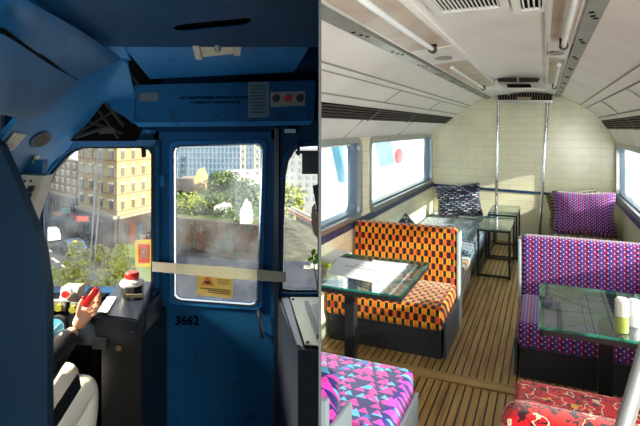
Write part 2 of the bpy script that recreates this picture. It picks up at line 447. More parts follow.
# long black air vents above the windows
def side_vent(u0, u1, label, clip):
    z0, z1 = onprof(u0), onprof(u1); s_ = 1 if u0 < -.5 else -1
    t = thing('air_vent', label, 'vent', ((u0+u1)/2, 4, (z0+z1)/2), ROOM)
    n = Vector((z1-z0, 0, -(u1-u0))).normalized()
    if n.z > 0: n = -n
    pr = [Vector((u0, V0+.1, z0)), Vector((u1, V0+.1, z1))]
    bm = prism(bmesh.new(), [pr[0]+n*.004, pr[1]+n*.004, pr[1]-n*.02, pr[0]-n*.02], (0, VB-V0-.1, 0)); put('duct', bm, MAT_DARK, t, ROOM, clip=clip)
    bm = bmesh.new()
    for i in range(5):
        p = pr[0].lerp(pr[1], (i+.5)/5)+n*.008
        bar(bm, p, p+Vector((0, VB-V0-.1, 0)), .006, .012)
    put('louvre', bm, MAT_GRILLE, t, ROOM, clip=clip)
    v = 2.6
    while v < VB:
        bm = bar(bmesh.new(), pr[0]+Vector((0, v-V0, 0))+n*.014, pr[1]+Vector((0, v-V0, 0))+n*.014, .02, .006); v += 1.3
        if clip == 0 or v > 4.6: put('bracket', bm, plain('vent bracket', (.16, .15, .14), .5), t, ROOM, clip=clip)
side_vent(-1.37, -1.255, 'long black slatted vent above the left carriage windows', 1)
side_vent(.69, .765, 'long black slatted vent above the right carriage window', 0)

# ceiling grilles
def slat_grille(u0, u1, v0, v1, label, n):
    z = 2.085
    t = thing('ceiling_grille', label, 'grille', ((u0+u1)/2, (v0+v1)/2, z), ROOM, group=None)
    put('frame', ring(bmesh.new(), rrect(u0-.03, u1+.03, v0-.04, v1+.04, .01, 2), rrect(u0, u1, v0, v1, .008, 2), lambda a, b: (a, b, z), (0, 0, .03)), MAT_WHITE, t, ROOM)
    put('backing', B(u0, u1, v0, v1, z+.012, z+.03), MAT_DARK, t, ROOM)
    bm = bmesh.new()
    for i in range(n):
        u = u0+(u1-u0)*(i+.5)/n
        box(bm, u-(u1-u0)/n*.16, u+(u1-u0)/n*.16, v0, v1, z+.004, z+.009)
    put('slats', bm, MAT_WHITE, t, ROOM)
slat_grille(-.38, -.155, 1.35, 2.05, 'white ceiling grille with many dark slots near the left lamp trough', 15)
slat_grille(-.085, -.01, 1.35, 2.15, 'narrow white ceiling grille beside the right lamp trough', 4)

# lamp troughs with unlit tubes
def trough(u0, u1, v0, v1, label, uc, zt, plate):
    t = thing('lamp_trough', label, 'light fitting', ((u0+u1)/2, (v0+v1)/2, zt+.05), ROOM, group=None)
    zz = lambda u: onprof(u)-.012
    prf = [(u0, zz(u0)), (u0+.01, zz(u0)+.003), (uc, zt+.062), (u1-.01, zz(u1)+.003), (u1, zz(u1))]
    bm = bmesh.new()
    prism(bm, [(u0-.006, v0, zz(u0)-.005), (u0+.010, v0, zz(u0)-.005), (u0+.010, v0, zz(u0)+.02), (u0-.006, v0, zz(u0)+.02)], (0, v1-v0, 0))
    prism(bm, [(u1-.010, v0, zz(u1)-.005), (u1+.006, v0, zz(u1)-.005), (u1+.006, v0, zz(u1)+.02), (u1-.010, v0, zz(u1)+.02)], (0, v1-v0, 0))
    put('rim', bm, MAT_WHITE, t, ROOM, clip=1)
    bm = prism(bmesh.new(), [(u0+.01, v0, zz(u0)+.008), (u1-.01, v0, zz(u1)+.008), (u1-.01, v0, zz(u1)-.002), (u0+.01, v0, zz(u0)-.002)], (0, v1-v0, 0)); put('reflector', bm, MAT_BEIGE, t, ROOM, clip=1)
    bm = tube(bmesh.new(), (uc, v0+.1, zt), (uc, v1-.12, zt), .0135, n=16); tb = put('lamp_tube', bm, MAT_TUBE, t, ROOM, smooth=1, clip=1)
    bm = bmesh.new()
    for v in (v1-.11,): tube(bm, (uc, v-.035, zt), (uc, v+.01, zt), .022, n=14); box(bm, uc-.02, uc+.02, v-.01, v+.01, zt, zt+.06)
    put('tube_holder', bm, MAT_BLACK, t, ROOM, smooth=1, clip=1)
    if plate:
        pv = v1+.38; um = (u0+u1)/2
        bm = prism(bmesh.new(), [(u0, v1, zz(u0)), (u1, v1, zz(u1)), (u1, v1, zz(u1)-.006), (u0, v1, zz(u0)-.006)], (0, .62, 0)); put('cover_plate', bm, MAT_CEIL, t, ROOM)
        bm = bmesh.new(); prism(bm, [(um+.055*math.cos(a*PI/8), pv+.07*math.sin(a*PI/8), (zz(u0)+zz(u1))/2-.012) for a in range(16)], (0, 0, .006))
        put('oval_vent', bm, MAT_STRIP, t, ROOM)
trough(-.71, -.47, 1.0, 2.84, 'left lamp trough with an unlit tube nearest the camera', -.555, 2.045, True)
trough(-.71, -.47, 3.5, 5.7, 'left lamp trough with an unlit tube farther down the ceiling', -.60, 2.045, False)
trough(.015, .128, 1.0, 2.90, 'right lamp trough with an unlit tube nearest the camera', .085, 2.03, True)
trough(.015, .128, 3.5, 5.7, 'right lamp trough with an unlit tube farther down the ceiling', .085, 2.03, False)
struct('trim_5', box(B(-.472, -.458, V0+.1, VB, 2.082, 2.11), -.0, .012, V0+.1, VB, 2.082, 2.11), MAT_WHITE, ROOM, clip=1)

# air conditioning unit and grille over the poles
t = thing('ceiling_air_unit', 'white louvred air unit on the ceiling above the tiled end wall', 'air unit', (-.26, 5.9, 2.05), ROOM)
box_ = B(-.455, -.01, 5.2, 5.95, 2.03, 2.10, r=.015); put('housing', box_, MAT_WHITE, t, ROOM, smooth=1)
def on(px, py, v):         # point of the carriage at distance v along it, seen at that place
    X, Z = (px-320)/F, -(py-128)/F; c_, s_ = math.cos(TH), math.sin(TH)
    ru, rv = X*c_-s_, X*s_+c_; kk = v/rv; return (kk*ru, v, 1.62+kk*Z)
bm = prism(bmesh.new(), [on(492, 77, 5.2), on(510, 74.5, 5.2), on(528, 74.5, 5.2), on(543, 77, 5.2), on(546, 88, 5.1), on(503, 88, 5.1)], (0, .1, .0)); put('front_panel', bm, MAT_WHITE, t, ROOM)
bm = prism(bmesh.new(), [on(496, 78, 5.14), on(517, 77.5, 5.14), on(517, 82, 5.12), on(499, 82, 5.12)], (0, .02, 0))
prism(bm, [on(519, 77.5, 5.14), on(540, 78, 5.14), on(538, 82, 5.12), on(519, 82, 5.12)], (0, .02, 0)); put('upper_slots', bm, MAT_GRILLE, t, ROOM)
bm = prism(bmesh.new(), [on(506, 84, 5.05), on(530, 84, 5.05), on(532, 87.5, 5.05), on(508, 87.5, 5.05)], (0, .02, 0)); put('intake_slot', bm, MAT_DARK, t, ROOM)
t = thing('end_wall_grille', 'curved brown slatted grille with a tan plate at the top of the end wall', 'grille', (-.28, 7.5, 2.0), ROOM)
bm = prism(bmesh.new(), [on(497, 94, 7.5), on(510, 91, 7.5), on(525, 90, 7.5), on(540, 91.5, 7.5), on(552.5, 95, 7.5), on(552, 101, 7.5), on(498, 100.5, 7.5)], (0, .12, 0)); put('backing', bm, MAT_DARK, t, ROOM)
bm = bmesh.new()
for i in range(20):
    px = 499+i*2.75; a = Vector(on(px, 93 if 503 < px < 545 else 95, 7.47)); b = Vector(on(px, 100, 7.47)); bar(bm, a, b, .012, .02, up=(0, 1, 0))
put('slats', bm, plain('brown slat', (.14, .09, .06), .5), t, ROOM)
bm = prism(bmesh.new(), [on(517, 97, 7.44), on(531, 97, 7.44), on(531, 100.5, 7.44), on(517, 100.5, 7.44)], (0, .02, 0)); put('tan_plate', bm, plain('tan plate', (.45, .30, .15), .5), t, ROOM)
bm = bar(bmesh.new(), on(497, 101, 7.42), on(553, 101.5, 7.42), .03, .03); put('cross_bar', bm, MAT_CHROME, t, ROOM)
def pole(p0, p1, label, v):
    bm = tube(bmesh.new(), on(*p0, v), on(*p1, v), .020, n=16); o = put('grab_pole', bm, MAT_CHROME, None, ROOM, smooth=1); tag(o, label, 'pole')
pole((498.5, 101.5), (495.5, 240), 'thin steel pole on the tiled end wall behind the glass side tables', 7.44)
pole((548, 102), (539.5, 236.5), 'thin steel pole on the tiled end wall left of the purple cushion', 7.44)

# floor batten
tag(put('floor_batten', B(UL, -.0+.85, 3.24, 3.34, 0, .012), MAT_BATTEN, None, ROOM, clip=1), 'flat oak batten laid across the slatted floor between the seats', 'batten')

# ------------------------------------------------------------------ bench seats
def bench(u0, u1, vf, vb, zs, zb, fabric, label, group=None, clip=0, face=1, rseat=.045, panel=MAT_PANEL, aisle=1, zbase=.2, back_t=.12, ub=None):
    """face=1: the front looks towards the camera (backrest far); face=-1: the backrest is nearer"""
    t = thing('bench_seat', label, 'bench', ((u0+u1)/2, (vf+vb)/2, 0), ROOM, group=group)
    ue = u1 if aisle > 0 else u0
    lo, hi = min(vf, vb), max(vf, vb)
    put('base', B(u0+.015, u1-.015, lo+(.04 if face > 0 else .0), hi-(0 if face > 0 else .04), 0, zbase), MAT_BASE, t, ROOM, clip=clip)
    if zbase > .2: pass
    sv0, sv1 = (vf, vb) if face > 0 else (vb, vf)
    put('seat', B(u0, u1, sv0, sv1, zbase, zs, r=rseat, seg=4), fabric, t, ROOM, smooth=60, clip=clip)
    if face > 0: b0, b1 = vb, vb+back_t
    else: b0, b1 = vb-back_t, vb
    ub = u1 if ub is None else ub
    put('backrest', B(u0, ub, b0, b1, zbase, zb, r=.04 if face > 0 else back_t*.45, seg=4), fabric, t, ROOM, smooth=60, clip=clip)
    e0, e1 = (ue, ue+.022) if aisle > 0 else (ue-.022, ue)
    eb = ub-u1 if aisle > 0 else 0
    put('end_panel', B(e0+eb, e1+eb, b0-(0.0 if face > 0 else .0), b1+.03, 0, zb-(.03 if face > 0 else .15), r=.006), panel, t, ROOM, clip=clip)
    if face < 0: put('rear_panel', B(u0, ub, b0-.02, b0+.01, 0, zb-.055, r=.004), panel, t, ROOM, clip=clip)
    put('seat_end_panel', B(e0+.0015, e1-.0015, sv0+.05, sv1, 0, zbase+.045, r=.005), panel if face < 0 else MAT_TRIM_BLUE, t, ROOM, clip=clip)
    return t
MAT_TRIM_BLUE = plain('blue grey seat end', (.05, .085, .13), .35, .1)
bench(UL+.02, -.65, 3.5, 4.12, .37, .805, F_OR, 'orange and black checked bench seat with a paper topped glass table before it', clip=1)
bench(-.165, UR-.02, 3.46, 4.1, .37, .80, F_PU, 'purple and red patterned bench seat behind the right glass table', aisle=-1)
bench(UL+.02, -.62, 2.58, 1.78, .37, .715, F_PI, 'navy bench seat with pink and blue triangles at the bottom left of the carriage', clip=1, face=-1, back_t=.15, ub=-.70)
bench(-.13, UR-.02, 2.60, 1.80, .42, .735, F_RE, 'bright red scribble patterned bench seat in the bottom right foreground', aisle=-1, face=-1, back_t=.16)
# long bench on the left wall and short one at the right of the end wall
t = thing('wall_bench', 'slate blue speckled bench along the left wall behind the orange bench', 'bench', (-1.1, 6, 0), ROOM)
put('base', B(UL+.02, -.72, 4.34, VB-.02, 0, .16), MAT_BASE, t, ROOM)
put('seat', B(UL+.02, -.70, 5.3, VB-.02, .16, .36, r=.03, seg=3), F_SP, t, ROOM, smooth=60)
put('striped_seat', B(UL+.02, -.69, 4.34, 5.3, .06, .30, r=.03, seg=3), F_ST, t, ROOM, smooth=60)
t = thing('end_bench', 'mustard and green patterned bench behind the purple bench seat', 'bench', (.45, 7, 0), ROOM)
put('base', B(.06, UR-.02, 6.5, 7.5, 0, .14), MAT_BASE, t, ROOM)
put('seat', B(.05, UR-.02, 6.45, 7.3, .14, .31, r=.03, seg=3), F_GR, t, ROOM, smooth=60)
put('backrest', B(.05, UR-.02, 7.3, 7.42, .14, .42, r=.03, seg=3), F_GR, t, ROOM, smooth=60)

# ------------------------------------------------------------------ cushions
def cushion(name, w, h, d, loc, rx, rz, ry, mat, label, clip=0):
    t_rot = Matrix.Rotation(rz, 4, 'Z') @ Matrix.Rotation(rx, 4, 'X') @ Matrix.Rotation(ry, 4, 'Y')
    bm = bmesh.new(); n = 14; top = []; bot = []
    for j in range(n+1):
        a = []; b = []
        for i in range(n+1):
            s_, q = i/n*2-1, j/n*2-1
            e = (max(0, 1-s_**4)*max(0, 1-q**4))**.55
            pull = .10*(1-abs(s_*q)**.8)
            x = s_*w/2*(1-pull*abs(s_)*.9*(1-q*q)*.9); z = q*h/2*(1-pull*abs(q)*.9*(1-s_*s_)*.9)
            wr_ = .008*math.sin(7*s_+3*q)*e
            a.append(bm.verts.new((x, d/2*e+wr_, z+h/2)))
            b.append(a[-1] if i in (0, n) or j in (0, n) else bm.verts.new((x, -d/2*e+wr_, z+h/2)))
        top.append(a); bot.append(b)
    for j in range(n):
        for i in range(n):
            for g in (top, bot):
                try: bm.faces.new((g[j][i], g[j][i+1], g[j+1][i+1], g[j+1][i]))
                except ValueError: pass
    mw = Matrix.Translation(ROOM @ Vector(loc)) @ ROT @ t_rot
    bmesh.ops.recalc_face_normals(bm, faces=bm.faces[:])
    me = bpy.data.meshes.new(name); bm.to_mesh(me); bm.free(); me.materials.append(mat)
    for p in me.polygons: p.use_smooth = True
    o = bpy.data.objects.new(name, me); C.objects.link(o); o.matrix_world = mw
    return tag(o, label, 'cushion')
cushion('cushion', .70, .52, .2, (-1.07, 7.12, .385), -.2, .03, -.13, F_DA, 'large navy cushion with pale dashes leaning in the back left corner')
cushion('cushion', .80, .62, .18, (.435, 6.85, .305), -.16, -.02, -.02, F_PU, 'large purple patterned cushion leaning at the right of the end wall')
cushion('cushion', .72, .58, .14, (.38, 7.12, .31), -.12, .05, -.12, F_OL, 'olive cushion with black waves peeping out behind the purple cushion')
cushion('cushion', .40, .44, .12, (-1.30, 4.52, .43), -.1, .1, .72, F_LE, 'small green and violet cushion showing over the orange bench back')

# ------------------------------------------------------------------ glass tables
def pedestal_table(u0, u1, v0, v1, z, label, leg_u, leg_v, clip):
    t = thing('glass_table', label, 'table', (leg_u, leg_v, 0), ROOM)
    fr = bmesh.new(); w = .028
    for a in (((u0, v0), (u1, v0)), ((u1, v0), (u1, v1)), ((u1, v1), (u0, v1)), ((u0, v1), (u0, v0))):
        bar(fr, (*a[0], z-.026), (*a[1], z-.026), w, .026)
    put('frame', fr, MAT_BLACK, t, ROOM, clip=clip)
    st = bmesh.new()
    for q in ((u0, v0), (u1, v0), (u0, v1), (u1, v1)): bar(st, (leg_u, leg_v, z-.03), (*q, z-.03), .04, .012)
    bar(st, (leg_u, leg_v, z-.03), (u0 if leg_u > 0 else u1, (v0+v1)/2, z-.03), .03, .012)
    put('brace', st, plain('grey steel strut', (.03, .035, .035), .5), t, ROOM, clip=clip)
    put('glass_top', B(u0-.012, u1+.012, v0-.012, v1+.012, z-.011, z, r=.003, seg=1), GL_TABLE, t, ROOM, clip=clip)
    put('glass_edge', ring(bmesh.new(), rrect(u0-.016, u1+.016, v0-.016, v1+.016, .006, 2), rrect(u0-.006, u1+.006, v0-.006, v1+.006, .004, 2), lambda a, b: (a, b, z-.012), (0, 0, .0125)), GL_EDGE, t, ROOM, clip=clip)
    put('leg', B(leg_u-.035, leg_u+.035, leg_v-.035, leg_v+.035, .012, z-.03, r=.006), MAT_BLACK, t, ROOM, clip=clip)
    put('foot_plate', B(leg_u-.15, leg_u+.15, leg_v-.15, leg_v+.15, 0, .012), MAT_BLACK, t, ROOM, clip=clip)
    return t
pedestal_table(UL+.03, -.78, 2.86, 3.63, .64, 'glass topped table carrying the papers before the orange bench', -1.17, 3.10, 1)
pedestal_table(-.015, UR-.05, 2.72, 3.46, .635, 'glass topped table holding a candle jar before the purple bench', .30, 3.12, 0)

def sheet(pts, z, label, lines=True):
    P_ = []
    for px, py in pts:
        X, Z = (px-320)/F, -(py-128)/F; c_, s_ = math.cos(TH), math.sin(TH); kk = (z-1.62)/Z; P_.append(Vector((kk*(X*c_-s_), kk*(X*s_+c_), z)))
    o = put('paper_sheet', prism(bmesh.new(), P_, (0, 0, .0015)), MAT_PAPER, None, ROOM, clip=1); tag(o, label, 'paper')
    return o, P_
bpy.context.view_layer.update()
o, P_ = sheet([(327, 273), (338, 257), (391, 265), (374, 283)], .6412, 'white printed sheet of paper lying on the left glass table')
bpy.context.view_layer.update()
bm = bmesh.new()
a, b = P_[0].lerp(P_[1], .55), P_[3].lerp(P_[2], .55)
for dv, s0, s1 in ((0, .25, .85), (.14, .42, .62)):
    p = a.lerp(b, s0)+(P_[1]-P_[0])*dv; q = a.lerp(b, s1)+(P_[1]-P_[0])*dv; n = 26 if s1 > .7 else 8
    for i in range(n): bar(bm, p.lerp(q, i/n)+Vector((0, 0, .0022)), p.lerp(q, (i+.6)/n)+Vector((0, 0, .0022)), .010, .0008)
put('printed_lines', bm, MAT_INK, o, ROOM)
o, _ = sheet([(321.0, 263), (321.0, 248), (352, 251), (338, 257), (329, 266)], .6405, 'blank white sheet at the window side of the left glass table')
o = put('marker_pen', bar(bmesh.new(), (-1.50, 3.0+.30, .652), (-1.385, 3.25, .652), .03, .018), plain('lime plastic', (.55, .68, .05), .4), None, ROOM, clip=1); tag(o, 'lime green marker lying on papers at the left edge of the table', 'marker')

# candle jar and napkin on the right table
def zpt(px, py, z):
    X, Z = (px-320)/F, -(py-128)/F; c_, s_ = math.cos(TH), math.sin(TH); kk = (z-1.62)/Z; return Vector((kk*(X*c_-s_), kk*(X*s_+c_), z))
j = zpt(622, 332, .636)
t = thing('candle_jar', 'slim glass jar with yellow green wax and white collar on right table', 'jar', j, ROOM)
put('wax', lathe(bmesh.new(), [(0, .002), (.026, .002), (.028, .01), (.028, .075), (0, .075)], j), plain('yellow green wax', (.62, .66, .16), .3), t, ROOM, smooth=1)
put('glass', lathe(bmesh.new(), [(0, 0), (.031, 0), (.032, .005), (.033, .15), (.029, .15), (.029, .012), (0, .01)], j), glass('jar glass', (.93, .97, .9), .12), t, ROOM, smooth=1)
put('collar', lathe(bmesh.new(), [(.0, .08), (.030, .08), (.0305, .155), (.022, .165), (0, .166)], j), MAT_WHITE, t, ROOM, smooth=1)
j2 = j+Vector((.065, .12, 0))
o = put('napkin_holder', lathe(bmesh.new(), [(0, 0), (.028, 0), (.034, .05), (.036, .11), (.02, .13), (0, .13)], j2, 16), MAT_PAPER, None, ROOM, smooth=1); tag(o, 'white folded napkin bundle standing just right of the candle jar', 'napkin')

# ------------------------------------------------------------------ nested black side tables with glass tops
def side_table(u0, u1, v0, v1, z, label):
    t = thing('side_table', label, 'side table', ((u0+u1)/2, (v0+v1)/2, 0), ROOM, group=None)
    w = .022
    for u in (u0, u1):
        for v in (v0, v1): put('leg', B(u-w/2, u+w/2, v-w, v+w, 0, z-.012), MAT_BLACK, t, ROOM)
    for nm, zz in (('top_frame', z-.025), ('bottom_frame', .02)):
        bm = bmesh.new()
        for a in (((u0, v0), (u1, v0)), ((u1, v0), (u1, v1)), ((u1, v1), (u0, v1)), ((u0, v1), (u0, v0))): bar(bm, (*a[0], zz), (*a[1], zz), w, w)
        put(nm, bm, MAT_BLACK, t, ROOM)
    put('glass_top', B(u0-.01, u1+.01, v0-.01, v1+.01, z-.012, z), GL_TABLE, t, ROOM)
side_table(-.665, -.345, 5.70, 6.50, .53, 'black framed glass side table, nearer of the two by the end wall')
side_table(-.645, -.32, 6.60, 7.34, .555, 'black framed glass side table, the far one against the tiled end wall')

# foreground steel rail
c_ = L(617, 450, 1.45); d_ = L(670, 272, 1.45)
o = put('grab_rail', tube(bmesh.new(), c_, d_, .0225, n=20), plain('satin steel', (.50, .50, .50), .4, .5), None, ID, smooth=1); tag(o, 'thick steel grab rail slanting up at the bottom right over the red bench', 'rail')

# neighbouring white structure outside the carriage windows
t = thing('white_wall', 'bright white outbuilding wall seen through the left carriage windows', 'wall', (-3.4, 12, -1.5), ROOM)
put('panel', B(-3.5, -3.4, 8.6, 22, -1.5, 3.6), plain('white painted steel', (.95, .97, 1), .5, wear=(.9, .95, 1)), t, ROOM)
bm = bmesh.new()
def onu(px, py, u):
    X, Z = (px-320)/F, -(py-128)/F; c2, s2 = math.cos(TH), math.sin(TH); kk = u/(X*c2-s2); return (u, kk*(X*s2+c2), 1.62+kk*Z)
prism(bm, [onu(374, 140, -3.39), onu(391, 139, -3.39), onu(395, 163, -3.39), onu(381, 168, -3.39)], (-.01, 0, 0))
prism(bm, [onu(331, 144, -3.39), onu(343, 144, -3.39), onu(346, 182, -3.39), onu(339, 182, -3.39)], (-.01, 0, 0))
put('blue_panel', bm, plain('pale blue panel', (.10, .38, .50), .5), t, ROOM)
bm = prism(bmesh.new(), [(-3.388, onu(399, 156, -3.388)[1]+.42*math.cos(a*PI/16), onu(399, 156, -3.388)[2]+.20*math.sin(a*PI/16)) for a in range(32)], (-.01, 0, 0))
put('red_disc', bm, plain('red paint', (.75, .04, .04), .5), t, ROOM)
#CAB#
# ================================================================== DRIVER'S CAB (left-hand room)
YF = 3.3; ZFL = -.15
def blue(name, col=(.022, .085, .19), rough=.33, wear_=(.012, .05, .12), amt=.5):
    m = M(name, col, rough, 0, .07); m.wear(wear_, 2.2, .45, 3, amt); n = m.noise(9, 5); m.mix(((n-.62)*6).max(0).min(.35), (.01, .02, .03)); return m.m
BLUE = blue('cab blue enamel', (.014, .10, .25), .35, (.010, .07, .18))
BLUE_D = blue('cab blue shaded copy', (.009, .06, .15), .4, (.007, .042, .11))  # darker copy of the cab blue, shade put into the colour
BLUE_L = blue('cab blue lit copy', (.025, .19, .46), .38, (.018, .14, .34))  # brighter copy of the cab blue, light put into the colour
MAT_NAVY = plain('navy black paint', (.012, .016, .028), .35, wear=(.02, .026, .04))
MAT_CREAMPL = plain('cream switch plate', (.55, .53, .42), .45, wear=(.4, .38, .3))
GL_CAB = glass('dusty cab glass', (1, 1, 1), .03, .055, (.95, .93, .85), 7)
RED = plain('red plastic', (.62, .02, .015), .3)

# partition between the two rooms, floor, roof, walls
struct('wall_divider', B(-.0015, .0015, .55, 4.4, ZFL, 2.75), plain('thin dark partition', (.02, .022, .025), .6))
struct('wall_rear_divider', B(-.0015, .0015, -1.3, -.25, ZFL, 2.75), plain('thin dark partition sheet', (.02, .022, .025), .6))
struct('floor_cab', B(-3.0, -.003, -1.3, YF+.1, ZFL-.05, ZFL), plain('dark ribbed floor', (.035, .028, .022), .7))
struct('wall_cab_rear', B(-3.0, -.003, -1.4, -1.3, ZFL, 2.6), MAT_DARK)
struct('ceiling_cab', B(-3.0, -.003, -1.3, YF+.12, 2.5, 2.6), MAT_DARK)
def fw(a, b): return (a, YF, b)
def lp(pts): return [XZ(px, py, YF) for px, py in pts]
# front bulkhead with three openings
W1 = [(43, 292), (41, 270), (40, 215), (42, 190), (50, 172), (62, 158), (70, 151), (80, 147), (143, 147), (149, 149), (152, 154), (153, 290), (151, 292)]
W3 = [(281, 291), (282, 230), (284, 175), (287, 160), (293, 150), (300, 146), (311, 145), (311, 144.5), (336, 144.5), (336, 292.5), (290, 292.5)]
DO = [(157, 470), (157, 134), (275, 132), (275, 470)]
X0, _ = XZ(-140, 0, YF)
fwm = bmesh.new()
# build the bulkhead left of the partition only (right window runs up to it)
W3 = [(281, 291), (282, 230), (284, 175), (287, 160), (293, 150), (300, 146), (311, 145), (319, 144.7), (319, 292.5), (290, 292.5)]
holed(fwm, [(X0, ZFL), (-.003, ZFL), (-.003, 2.5), (X0, 2.5)], [lp(W1), [XZ(157, 432, YF), XZ(157, 134, YF), XZ(275, 132, YF), XZ(275, 432, YF)], lp(W3)], fw, (0, .09, 0))
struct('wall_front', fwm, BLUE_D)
struct('wall_cab_left', holed(bmesh.new(), [(-1.3, ZFL), (YF, ZFL), (YF, 2.5), (-1.3, 2.5)], [rrect(2.2, 3.1, 1.15, 2.15, .1)], lambda a, b: (-2.0, a, b), (-.08, 0, 0)), BLUE)
struct('window_6', ring(bmesh.new(), rrect(2.15, 3.15, 1.1, 2.2, .1), rrect(2.2, 3.1, 1.15, 2.15, .1), lambda a, b: (-1.985, a, b), (-.02, 0, 0)), MAT_ALU)
def cabwin(n, pts, inset):
    P2 = lp(pts); cx = sum(p[0] for p in P2)/len(P2); cz = sum(p[1] for p in P2)/len(P2)
    def off(k): return [(x+(.0 if False else k*(1 if x > cx else -1)), z+k*(1 if z > cz else -1)) for x, z in P2]
    hx = max(p[0] for p in P2); 
    o = struct('window_%d' % n, ring(bmesh.new(), [(min(x, -.004), z) for x, z in off(.022)], P2, lambda a, b: (a, YF-.018, b), (0, .018, 0)), BLUE)
    bpy.context.view_layer.update()
    put('window_gasket', ring(bmesh.new(), P2, off(-.010), lambda a, b: (a, YF+.02, b), (0, .02, 0)), MAT_BLACK, o)
    put('pane', prism(bmesh.new(), [(x, YF+.045, z) for x, z in P2], (0, .006, 0)), GL_CAB, o)
cabwin(7, W1, 0); cabwin(8, W3, 0)

# cab door
d = thing('door_1', 'dark blue cab door numbered 3662 with a tall window', 'door', (XZ(217, 0, YF)[0], YF, ZFL+.02)); del d['label']; del d['category']; d['kind'] = 'structure'
DW = [(174, 296), (173.5, 152), (175, 148), (179, 146.5), (255, 144.5), (259, 146), (261.5, 150), (256.5, 301), (254.5, 304.5), (250, 305.5), (181, 300.5), (176.5, 299)]
put('door_panel', holed(bmesh.new(), [XZ(158.5, 430, YF), XZ(158.5, 136, YF), XZ(273.5, 134, YF), XZ(273.5, 430, YF)], [lp(DW)], lambda a, b: (a, YF+.03, b), (0, .04, 0)), BLUE, d)
def grow(pts, k):
    cx = sum(p[0] for p in pts)/len(pts); cy = sum(p[1] for p in pts)/len(pts)
    return [(x+k*(1 if x > cx else -1), y+k*(1 if y > cy else -1)) for x, y in pts]
put('window_moulding', ring(bmesh.new(), lp(grow(DW, 5)), lp(grow(DW, .8)), lambda a, b: (a, YF+.012, b), (0, .02, 0)), BLUE_L, d)
put('window_gasket', ring(bmesh.new(), lp(grow(DW, 1.2)), lp(grow(DW, -.3)), lambda a, b: (a, YF+.006, b), (0, .03, 0)), MAT_CHROME, d)
put('pane', prism(bmesh.new(), [L(px, py, YF+.055) for px, py in DW], (0, .006, 0)), GL_CAB, d)
for py in (181, 340): put('hinge', B(*sorted((XZ(156.5, 0, YF)[0], XZ(164, 0, YF)[0])), YF-.01, YF+.03, XZ(0, py+6, YF)[1], XZ(0, py-6, YF)[1], r=.005), BLUE_L, d)
bm = bmesh.new(); hp = [L(258.5, 312, YF-.04), L(260, 318, YF-.06), L(261, 328, YF-.06), L(263, 337, YF-.035)]
for a, b in zip(hp, hp[1:]): tube(bm, a, b, .013, n=10)
tube(bm, hp[0], hp[0]+Vector((0, .08, 0)), .011, n=10); tube(bm, hp[-1], hp[-1]+Vector((0, .08, 0)), .011, n=10)
put('handle', bm, MAT_CHROME, d, smooth=1)
text('number', '3662', .080, facing(L(187, 321, YF+.026)), plain('navy lettering', (.003, .004, .010), .8, 0, 0), d, bold=.0028)
# door frame posts
bm = B(XZ(271.5, 0, YF)[0], XZ(276, 0, YF)[0], YF-.03, YF+.029, ZFL, 1.84); box(bm, XZ(156, 0, YF)[0], XZ(160.5, 0, YF)[0], YF-.03, YF+.029, ZFL, 1.84); box(bm, XZ(156, 0, YF)[0], XZ(276, 0, YF)[0], YF-.03, YF+.029, 1.79, 1.84)
struct('trim_6', bm, BLUE)
bm = B(XZ(275, 0, YF)[0], XZ(279.5, 0, YF)[0], YF-.06, YF, ZFL, 1.86); box(bm, XZ(153.5, 0, YF)[0], XZ(156, 0, YF)[0], YF-.05, YF, ZFL, 1.86); struct('trim_7', bm, MAT_NAVY)

# yellow notice on the door glass
t = thing('warning_notice', 'yellow notice with an orange warning triangle stuck on the door window', 'notice', L(214, 298, YF+.04))
put('sheet', prism(bmesh.new(), [L(196.5, 273, YF+.046), L(233, 276, YF+.046), L(232.5, 298.5, YF+.046), L(196.5, 294.5, YF+.046)], (0, .003, 0)), plain('yellow notice', (.80, .60, .16), .5, wear=(.7, .5, .1)), t)
put('warning_triangle', prism(bmesh.new(), [L(201, 285, YF+.044), L(205.5, 277, YF+.044), L(209.5, 277.3, YF+.044), L(214.5, 286, YF+.044)], (0, .002, 0)), plain('orange sign', (.75, .22, .02), .5), t)
put('symbol', prism(bmesh.new(), [L(205, 281, YF+.042), L(210, 281.4, YF+.042), L(210.5, 284, YF+.042), L(204.8, 283.6, YF+.042)], (0, .002, 0)), MAT_INK, t)
bm = bmesh.new()
for i, y in enumerate((279.5, 281.5, 283.5)): bar(bm, L(217, y, YF+.043), L(229, y+.9, YF+.043), .001, .005)
put('print', bm, plain('brown print', (.45, .30, .08), .6), t)
bm = bmesh.new()
for i, y in enumerate((288, 290, 292)): bar(bm, L(200 if i == 0 else 208, y, YF+.043), L(230, y+2.4, YF+.043), .001, .005)
put('fine_print', bm, plain('dark print', (.2, .13, .05), .6), t)
# cream tape across
Yt = YF-.085
bm = prism(bmesh.new(), [L(153, 262, Yt), L(222, 266.5, Yt), L(286, 272.5, Yt), L(286, 282, Yt), L(222, 278.3, Yt), L(153, 271.5, Yt)], (0, .002, 0))
o = put('barrier_tape', bm, glass('tape', (.85, .8, .65), .03, .55, (.95, .88, .66), .4, .4)); 
bm = bmesh.new(); 
tag(o, 'cream tape stretched across the cab door window', 'tape')
bpy.context.view_layer.update()
put('tape_end', prism(bmesh.new(), [L(152, 261.5, Yt-.002), L(176, 263.5, Yt-.002), L(176, 273.5, Yt-.002), L(152, 271.5, Yt-.002)], (0, .001, 0)), plain('cream tape', (.50, .47, .38), .5), o)
put('tape_end', prism(bmesh.new(), [L(257, 269.5, Yt-.002), L(286, 272, Yt-.002), L(286, 282.5, Yt-.002), L(257, 280.5, Yt-.002)], (0, .001, 0)), plain('pale tape', (.36, .36, .30), .5), o)

